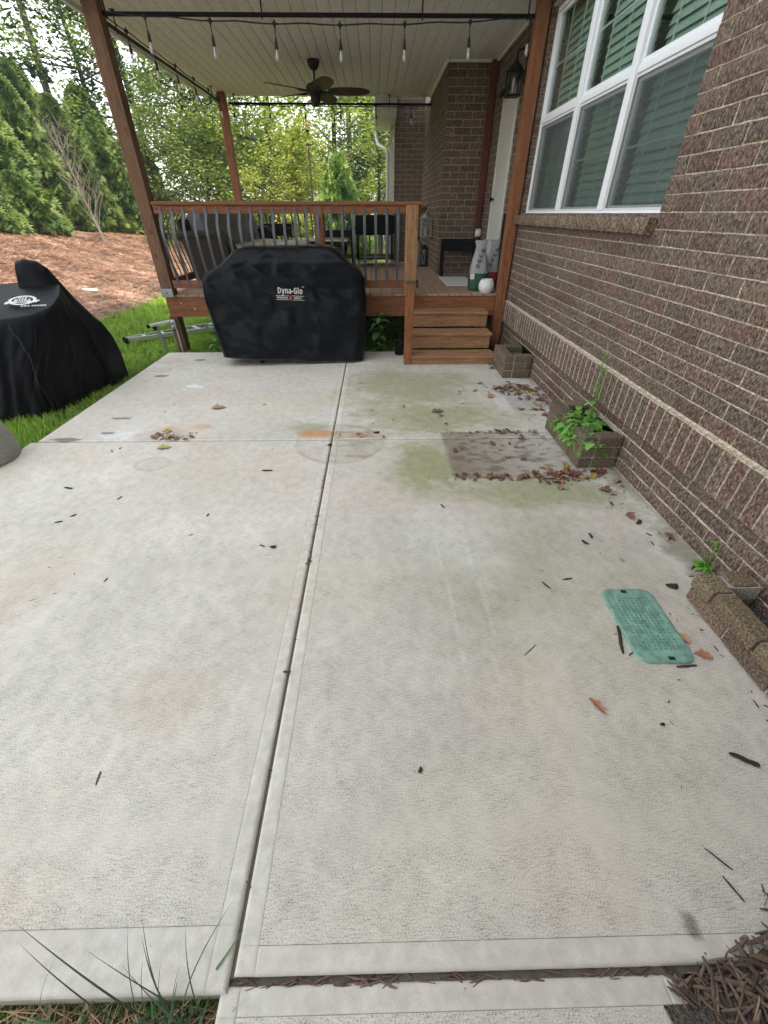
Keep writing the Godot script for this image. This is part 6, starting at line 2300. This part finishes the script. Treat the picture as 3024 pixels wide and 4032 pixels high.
		for k in 11:
			var t := k / 10.0
			var c := Vector3(lerpf(a.x, tip.x, 0.22), 0.125 + 0.45 * (tip.y - 0.10) + e[5], lerpf(a.z, tip.z, 0.25))
			var p := a.lerp(c, t).lerp(c.lerp(tip, t), t)
			pts.append(p)
			wid.append(e[4] * (0.75 + 0.5 * t - 1.22 * t * t))
		var side := (tip - a).cross(Vector3(0, 1.5, 0.3)).normalized()
		g.blade(pts, wid, side)
		part("blade", g, M.blade_dark if rng.randf() < 0.75 else M.blade_green, o)
	var list := []
	var cols := []
	var bl := G.new()
	bl.tinted = true
	bl.blade(PackedVector3Array([Vector3.ZERO, Vector3(0, 0.05, 0.02), Vector3(0, 0.08, 0.07), Vector3(0, 0.085, 0.13)]), [0.004, 0.005, 0.004, 0.001], Vector3.RIGHT)
	for k in 130:
		var x := -0.45 + rng.randfn(0.0, 0.11) if k % 3 else rnd(-1.0, -0.4)
		list.append(Transform3D((Basis(Vector3.UP, rnd(0, TAU)) * Basis(Vector3.RIGHT, rnd(-0.2, 0.8))).scaled_local(Vector3.ONE * rnd(0.6, 1.5)), Vector3(minf(x, -0.41), -0.105, rnd(-0.115, 0.10))))
		cols.append(Color(0.07, 0.16, 0.05) * rnd(0.5, 1.5))
	meta(copies("corner_grass", bl.mesh(), M.grass, list, null, cols), "short tangled grass filling the ground beside the walkway", "grass")
	list = []
	cols = []
	var nd := G.new()
	nd.tinted = true
	nd.blade(PackedVector3Array([Vector3(0, 0, -0.5), Vector3(0, 0.06, 0), Vector3(0, 0, 0.5)]), [0.008, 0.014, 0.006], Vector3.RIGHT)
	for k in 2600:
		var s := rnd(0.06, 0.15)
		list.append(Transform3D((Basis(Vector3.UP, rnd(0, TAU)) * Basis(Vector3.RIGHT, rnd(-0.4, 0.4))).scaled_local(Vector3(s * 1.6, s, s)), Vector3(rnd(-1.6, -0.42), -0.10 + rnd(0.0, 0.025), rnd(-0.115, 0.45))))
		cols.append(Color(0.46, 0.27, 0.17) * rnd(0.5, 1.35))
	meta(copies("corner_straw", nd.mesh(), M.needles, list, null, cols), "brown pine straw lying before the near slab edge", "pine straw")
	# vine-like grass along the slab's lawn edge
	list = []
	cols = []
	for k in 500:
		list.append(Transform3D((Basis(Vector3.UP, rnd(0, TAU)) * Basis(Vector3.RIGHT, rnd(-0.3, 0.5))).scaled_local(Vector3.ONE * rnd(0.5, 1.0)), Vector3(rnd(-2.95, -2.82), -0.11, rnd(-5.7, -2.0))))
		cols.append(Color(0.07, 0.17, 0.03) * rnd(0.6, 1.5))
	meta(copies("edge_grass", bl.mesh(), M.grass, list, null, cols), "longer grass growing along the patio's lawn edge", "grass")

# ---------- trees ----------
func limb(g: G, a: Vector3, b: Vector3, r0: float, r1: float, bend: float, sides := 6) -> PackedVector3Array:
	var pts := PackedVector3Array()
	var rad := []
	var off := Vector3(rnd(-1, 1), rnd(-0.3, 0.3), rnd(-1, 1)) * bend * a.distance_to(b)
	for k in 7:
		var t := k / 6.0
		pts.append(a.lerp(b, t) + off * sin(t * PI) + Vector3(rnd(-1, 1), 0, rnd(-1, 1)) * bend * 0.15 * a.distance_to(b) * sin(t * PI))
		rad.append(lerpf(r0, r1, t))
	g.tube(pts, rad, sides)
	return pts

# broadleaf tree of height h: trunk and limbs, crown of small leaf faces in clumps
func leaf_tree(called: String, label: String, at: Vector3, h: float, spread: float, low: float, n: int, size: float, c0: Color, c1: Color, sd: int, group := "", trunk := 0.0) -> Node3D:
	rng.seed = sd
	var o := thing(called, label, "tree", at, group)
	var g := G.new()
	var r := trunk if trunk > 0.0 else 0.014 * h + 0.02
	var sway := Vector3(rnd(-0.06, 0.06) * h, h * 0.94, rnd(-0.05, 0.05) * h)
	var tp := limb(g, Vector3(0, -0.2, 0), sway, r, r * 0.25, 0.03, 9)
	part("trunk", g, M.bark, o)
	g = G.new()
	var tips := []
	for k in 22:
		var t := lerpf(low, 0.97, pow(k / 21.0, 0.8))
		var p := tp[0].lerp(sway, t) if t > 0.99 else tp[int(t * 6.0)].lerp(tp[mini(int(t * 6.0) + 1, 6)], fposmod(t * 6.0, 1.0))
		var a := k * 2.4 + rnd(-0.5, 0.5)
		var l := spread * rnd(0.55, 1.05) * (0.35 + 0.65 * sin(PI * clampf((1.0 - t) / (1.0 - low) * 0.72 + 0.10, 0.0, 1.0)))
		var e := p + Vector3(cos(a) * l, l * rnd(0.05, 0.65), sin(a) * l)
		var lp := limb(g, p, e, r * lerpf(0.42, 0.15, t), 0.008, 0.10, 5)
		for j in [2, 3, 4, 5, 6]:
			tips.append(lp[j])
	part("limbs", g, M.bark, o)
	g = G.new()
	g.tinted = true
	var clumps := []
	for k in int(tips.size() * 2.2):
		var p: Vector3 = tips[rng.randi() % tips.size()]
		clumps.append([p + Vector3(rng.randfn(0, 0.16), rng.randfn(0, 0.13), rng.randfn(0, 0.16)) * spread, rnd(0.5, 1.25), rng.randf()])
	for k in n:
		var q: Array = clumps[rng.randi() % clumps.size()]
		var s: float = spread * 0.115 * q[1]
		var p: Vector3 = q[0] + Vector3(rng.randfn(0, 1.0) * s, rng.randfn(0, 0.6) * s, rng.randfn(0, 1.0) * s)
		if p.y < h * low * 0.45:
			continue
		# a thin spot in the foliage shows the stem
		if trunk > 0.0 and p.z > 0.0 and absf(p.x - sway.x * p.y / h) < trunk * 1.7 and k % 8 != 0:
			continue
		var a := rnd(0, TAU)
		var d := Vector3(cos(a), rnd(-0.75, 0.25), sin(a)).normalized()
		var side := d.cross(Vector3(rnd(-0.6, 0.6), 1, rnd(-0.6, 0.6))).normalized()
		var l := size * rnd(0.65, 1.35)
		var c := c0.lerp(c1, clampf(q[2] * 0.7 + rnd(-0.15, 0.35), 0.0, 1.0))
		g.col = c * rnd(0.75, 1.25)
		var m := p + d * l * 0.5
		var nrm := d.cross(side) * l * 0.12
		var k0 := g.at(p)
		g.at(m + side * l * 0.30 + nrm)
		g.at(p + d * l)
		g.at(m - side * l * 0.30 + nrm)
		g.face(k0, k0 + 1, k0 + 2, k0 + 3)
	part("crown", g, M.leaf, o).set_meta("kind", "stuff")
	return o

# arborvitae: dense cone of flat upright sprays
func conifer(h: float, rad: float, n: int, sd: int, shade: float) -> Array:
	rng.seed = sd
	var g := G.new()
	g.tube(PackedVector3Array([Vector3(0, -0.2, 0), Vector3(0.03, h * 0.5, 0), Vector3(0, h * 0.95, 0)]), [0.06, 0.04, 0.008], 7)
	for k in 30:
		var t := rnd(0.05, 0.9)
		var a := rnd(0, TAU)
		var l := rad * (1.0 - t) * 0.7
		g.tube(PackedVector3Array([Vector3(0, h * t, 0), Vector3(cos(a) * l, h * t + l * 0.5, sin(a) * l)]), [0.016, 0.005], 5)
	var trunk := g.mesh()
	g = G.new()
	g.tinted = true
	for k in n:
		var t := pow(rng.randf(), 1.25)
		var a := rnd(0, TAU)
		# bunches stick out, gaps between them fall back
		var bunch := ns(a * 55.0 + sd * 77.0, t * h * 60.0, sd * 13.0)
		var prof := pow(1.0 - t, 0.72) * (0.80 + 0.20 * smoothstep(0.0, 0.16, t))
		var r := rad * prof * (0.84 + 0.34 * bunch) * rnd(0.72, 1.03) + 0.03
		var p := Vector3(cos(a) * r, 0.03 * h + t * h * 0.95, sin(a) * r)
		var out := Vector3(cos(a), 0, sin(a))
		var d := (out * rnd(0.35, 1.0) + Vector3(0, rnd(0.2, 0.95), 0) + Vector3(rnd(-0.4, 0.4), 0, rnd(-0.4, 0.4))).normalized()
		var side := d.cross(Vector3(rnd(-1, 1), rnd(-0.3, 0.3), rnd(-1, 1))).normalized()
		var l := rnd(0.13, 0.26) * (0.8 + 0.2 * (1.0 - t))
		var yellow := clampf(0.4 + 0.9 * bunch + rnd(-0.25, 0.25), 0.0, 1.0)
		var c := Color(0.036, 0.095, 0.030).lerp(Color(0.235, 0.31, 0.085), yellow) * shade * rnd(0.8, 1.2)
		g.col = c
		# a flat spray: five fingers from one stem
		for f in 5:
			var an := (f - 2) * 0.42
			var fd := (d * cos(an) + side * sin(an)).normalized()
			var fl := l * (1.0 - 0.14 * absf(f - 2))
			var fs := side * cos(an) - d * sin(an)
			var b := p + d * l * 0.12 * absf(f - 2) * 0.5
			var tip := b + fd * fl - Vector3(0, fl * 0.18, 0)
			var k0 := g.at(b)
			g.at(b + fd * fl * 0.55 + fs * fl * 0.12)
			g.at(tip)
			g.at(b + fd * fl * 0.55 - fs * fl * 0.12)
			g.face(k0, k0 + 1, k0 + 2, k0 + 3)
	return [trunk, g.mesh()]

func trees() -> void:
	# hedge of arborvitae along the top of the bank
	var sort := [conifer(3.3, 1.05, 7200, 11, 1.2), conifer(3.0, 1.0, 6800, 12, 1.35), conifer(3.5, 1.1, 7600, 13, 1.1)]
	var where := [
		["arborvitae farthest along the hedge, half behind the timber porch post", -9.0, -20.5, 0, 1.05],
		["arborvitae just before the hedge's far end, beside the porch post", -9.4, -18.9, 1, 1.1],
		["arborvitae behind the bare sapling's right-hand twigs", -9.7, -17.3, 2, 1.0],
		["arborvitae directly behind the bare sapling's trunk", -10.0, -15.8, 0, 1.08],
		["arborvitae next in the hedge, on the near side of the sapling", -10.1, -14.3, 1, 1.22],
		["broad yellow-tipped arborvitae at the picture's edge", -10.2, -12.8, 2, 1.06],
		["nearest arborvitae of the hedge, mostly past the picture's edge", -10.3, -11.3, 0, 1.18],
		["arborvitae of the hedge beyond the covered smoker's hump", -10.3, -9.8, 1, 1.2],
		["arborvitae at the hedge's near end", -10.4, -8.3, 2, 1.0],
		["taller arborvitae of the rear row, behind the sapling's top", -11.6, -16.6, 2, 1.32],
		["taller arborvitae of the rear row, towards the porch post", -11.3, -18.6, 0, 1.38],
		["taller arborvitae of the rear row, at the gap near the sapling", -11.8, -14.9, 1, 1.5],
		["taller arborvitae of the rear row, towards the picture's edge", -12.0, -13.2, 0, 1.4],
		["taller arborvitae of the rear row, right behind the tall porch post", -10.9, -21.4, 1, 1.5],
	]
	for e in where:
		var o := thing("arborvitae", e[0], "hedge tree", Vector3(e[1], ground_y(e[1], e[2]) - 0.05, e[2]), "arborvitae hedge along the bank")
		o.basis = Basis(Vector3.UP, e[2] * 7.0).scaled(Vector3(e[4] * 1.05, e[4], e[4] * 1.05))
		put("trunk", sort[e[3]][0], M.bark, o)
		put("foliage", sort[e[3]][1], M.conifer, o).set_meta("kind", "stuff")
	# low spreading juniper at the hedge's foot
	var low_ := conifer(1.3, 0.95, 2400, 15, 1.15)
	for e in [[-9.2, -13.6, "low bushy evergreen bulging from the hedge's foot"], [-9.3, -12.0, "low bright evergreen bush at the picture's edge"], [-8.5, -19.4, "low evergreen bush at the hedge's foot beside the porch post"]]:
		var o := thing("evergreen_bush", e[2], "shrub", Vector3(e[0], ground_y(e[0], e[1]) - 0.05, e[1]), "bushes at the hedge's foot")
		put("stem", low_[0], M.bark, o)
		put("foliage", low_[1], M.conifer, o).set_meta("kind", "stuff")
		o.rotation.y = e[0] * 5.0
	# bare sapling on the bank
	rng.seed = 5
	var sp := thing("bare_sapling", "bare pale-barked sapling standing on the pine straw bank", "tree", Vector3(-7.9, ground_y(-7.9, -14.5) - 0.05, -14.5))
	var g := G.new()
	var tr := PackedVector3Array([Vector3(0.02, 0, 0), Vector3(-0.03, 0.45, 0), Vector3(-0.10, 0.9, 0.03), Vector3(-0.16, 1.4, 0.05), Vector3(-0.26, 2.0, 0.08), Vector3(-0.34, 2.6, 0.05)])
	g.tube(tr, [0.048, 0.040, 0.030, 0.022, 0.014, 0.005], 8)
	part("trunk", g, M.bark_pale, sp)
	g = G.new()
	for k in 30:
		var t := lerpf(0.14, 0.9, k / 29.0)
		var p := tr[int(t * 5.0)].lerp(tr[mini(int(t * 5.0) + 1, 5)], fposmod(t * 5.0, 1.0))
		var a := k * 2.4
		var l := lerpf(1.35, 0.5, t) * rnd(0.6, 1.1)
		var e := p + Vector3(cos(a) * l * 0.5, l * rnd(0.6, 1.0), sin(a) * l * 0.4)
		var lp := limb(g, p, e, lerpf(0.014, 0.007, t), 0.003, 0.09, 5)
		for j in 4:
			var q := lp[2 + j]
			limb(g, q, q + Vector3(rnd(-0.25, 0.25), rnd(0.1, 0.42), rnd(-0.2, 0.2)), 0.005, 0.002, 0.12, 4)
	part("branches", g, M.bark_pale, sp)
	# woods behind: each tree with its own trunk and crown
	var yg0 := Color(0.29, 0.345, 0.12)
	var yg1 := Color(0.60, 0.59, 0.29)
	var mg0 := Color(0.11, 0.175, 0.065)
	var mg1 := Color(0.29, 0.365, 0.135)
	var dg0 := Color(0.02, 0.055, 0.04)
	var dg1 := Color(0.05, 0.11, 0.07)
	var gold := Color(0.44, 0.42, 0.12)
	var wood := "trees of the woods behind the yard"
	leaf_tree("hardwood_tree", "bright green hardwood right behind the tall porch post", Vector3(-8.6, 0.2, -21.5), 10.0, 3.4, 0.06, 25500, 0.133, mg0.lerp(mg1, 0.4), mg1.lerp(yg1, 0.45), 101, wood)
	leaf_tree("hardwood_tree", "olive green bushy tree between the two porch posts", Vector3(-5.9, -0.1, -17.8), 6.6, 2.3, 0.05, 20400, 0.105, mg0, yg1, 102, wood)
	leaf_tree("hardwood_tree", "dark trunked tree crossing behind the far porch post", Vector3(-5.3, -0.1, -21.5), 11.0, 3.2, 0.16, 17000, 0.133, mg1, yg1, 103, wood, 0.17)
	leaf_tree("hardwood_tree", "yellow-green tree with a thick dark trunk seen under the fan", Vector3(-3.85, -0.1, -18.2), 10.5, 3.3, 0.16, 25500, 0.125, yg0, yg1, 104, wood, 0.16)
	leaf_tree("small_maple", "low golden-green maple above the middle of the deck rail", Vector3(-2.15, -0.1, -15.6), 3.5, 1.35, 0.10, 13600, 0.086, yg1, gold, 105, wood)
	leaf_tree("hardwood_tree", "slim tree with dark trunk left of the sky gap under the fan", Vector3(-1.75, -0.1, -24.0), 12.0, 2.4, 0.30, 8840, 0.133, mg1, yg1, 106, wood, 0.13)
	leaf_tree("hardwood_tree", "tall thin trunked tree in the middle of the sky gap", Vector3(-1.15, -0.1, -27.0), 13.0, 2.2, 0.42, 3600, 0.18, mg0, yg1, 107, wood, 0.17)
	leaf_tree("hardwood_tree", "light trunked tree beside the wing's downspout", Vector3(0.25, -0.1, -21.0), 9.0, 2.6, 0.12, 18700, 0.125, yg0, yg1, 108, wood, 0.10)
	leaf_tree("hardwood_tree", "dense mid green tree low in the sky gap's far side", Vector3(-0.6, -0.1, -30.0), 8.0, 3.2, 0.08, 9000, 0.22, mg0, mg1, 109, wood)
	var ju := conifer(2.9, 1.15, 5200, 16, 1.9)
	var o := thing("juniper", "feathery green juniper above the deck rail near the downspout", "shrub", Vector3(-1.05, -0.1, -15.2))
	put("trunk", ju[0], M.bark, o)
	put("foliage", ju[1], M.conifer, o).set_meta("kind", "stuff")
	# the tall dark trees above the hedge
	leaf_tree("dark_pine", "tall dark ragged tree against the sky beyond the hedge", Vector3(-13.2, 0.9, -21.0), 11.5, 2.2, 0.2, 2300, 0.24, dg0, dg1, 110, wood, 0.16)
	leaf_tree("dark_pine", "dark tree standing between ragged pine and porch post", Vector3(-11.2, 0.8, -23.0), 9.5, 2.0, 0.18, 4200, 0.20, dg0, dg1.lerp(mg0, 0.4), 111, wood, 0.14)
	leaf_tree("dark_pine", "thin sparse tree with bare limbs against the bright sky", Vector3(-15.0, 0.9, -19.0), 12.0, 2.6, 0.35, 900, 0.22, dg0, dg1, 112, wood, 0.12)
	leaf_tree("dark_pine", "bluish green tree peeping over the hedge at the picture's edge", Vector3(-13.4, 0.9, -15.5), 5.0, 2.0, 0.10, 7000, 0.19, dg0, dg1.lerp(mg0, 0.5), 113, wood)
	leaf_tree("dark_pine", "leafy branches over the roof edge at the top corner", Vector3(-14.0, 0.9, -25.5), 15.0, 3.0, 0.62, 2600, 0.26, dg0, dg1, 114, wood, 0.2)
	# more woods, farther
	var far_ := [[-19.0, -34.0, 4.5], [-14.0, -33.0, 5.5], [-9.0, -31.0, 10.5], [-5.5, -30.0, 10.0], [-2.8, -33.0, 8.0], [2.6, -28.0, 9.5], [5.5, -26.0, 10.0], [-22.0, -27.0, 3.5], [-24.0, -19.0, 3.0], [0.8, -37.0, 7.0]]
	var proto: Node3D = null
	for k in far_.size():
		var e: Array = far_[k]
		var lab := "far tree number %d" % k
		var names := ["distant tree beyond the hedge's dark pines", "distant green tree over the hedge behind the sapling", "distant tree filling in behind the bright hardwood", "distant tree behind the dark trunk at the far porch post", "distant tree behind the golden maple", "distant tree behind the brick wing's corner", "distant tree past the wing, mostly hidden", "distant tree beyond the hedge towards the picture's edge", "distant tree past the hedge's near end", "most distant tree low in the sky gap"]
		lab = names[k]
		if k % 5 == 0:
			proto = leaf_tree("woodland_tree", lab, Vector3(e[0], 0.0, e[1]), e[2], 3.3, 0.07, 9000, 0.27, mg0, mg1.lerp(yg1, 0.4), 130 + k, wood)
		else:
			var d: Node3D = proto.duplicate()
			d.name = "woodland_tree"
			add_child(d, true)
			d.position = Vector3(e[0], 0.0, e[1])
			d.rotation.y = k * 1.7
			d.scale = Vector3.ONE * e[2] / 9.5
			d.set_meta("label", lab)
	# unseen trees added behind the walkway to keep sun off patio and porch
	var shade := ["unseen broad tree added behind the walkway to cast shade", "unseen shade tree added behind the house's near end", "unseen shade tree added past the house's near end", "unseen shade tree added behind the walkway's lawn side"]
	var sp2 := [[3.0, 7.0], [8.0, 6.5], [5.5, 11.0], [0.6, 5.2]]
	var big: Node3D = null
	for k in 4:
		if k == 0:
			big = leaf_tree("added_shade_tree", shade[0], Vector3(sp2[0][0], -0.1, sp2[0][1]), 17.5, 5.2, 0.22, 15000, 0.62, mg0, mg1, 150, "unseen shade trees added behind the walkway", 0.28)
		else:
			var d: Node3D = big.duplicate()
			d.name = "added_shade_tree"
			add_child(d, true)
			d.position = Vector3(sp2[k][0], -0.1, sp2[k][1])
			d.rotation.y = k * 2.1
			d.set_meta("label", shade[k])
	rng.seed = 77

func _ready() -> void:
	view()
	nz.noise_type = FastNoiseLite.TYPE_SIMPLEX_SMOOTH
	nz.frequency = 0.03
	nz.fractal_octaves = 3
	rng.seed = 2024
	materials()
	mat("mortar_grey", lin(0.36, 0.33, 0.275), 1.0, T.rough, Vector3(5, 5, 5), T.pits, 0.4)
	mat("table_top", lin(0.42, 0.42, 0.36), 0.12)
	mat("old_white", lin(0.27, 0.265, 0.25), 0.8, T.rough, Vector3(9, 9, 9))
	mat("bud", lin(0.30, 0.36, 0.08), 0.6)
	mat("maple", lin(0.26, 0.32, 0.06), 0.6)
	mat("blade_dark", lin(0.065, 0.075, 0.055), 0.6)
	mat("blade_green", lin(0.06, 0.12, 0.05), 0.6)
	leafy(tinted(mat("dry_leaf", Color.WHITE, 0.7)), Color(0.3, 0.2, 0.1))
	ground()
	patio()
	house()
	wells()
	porch()
	lamps()
	gas_grill()
	smoker()
	furniture()
	yard_things()
	small_plants()
	litter()
	trees()
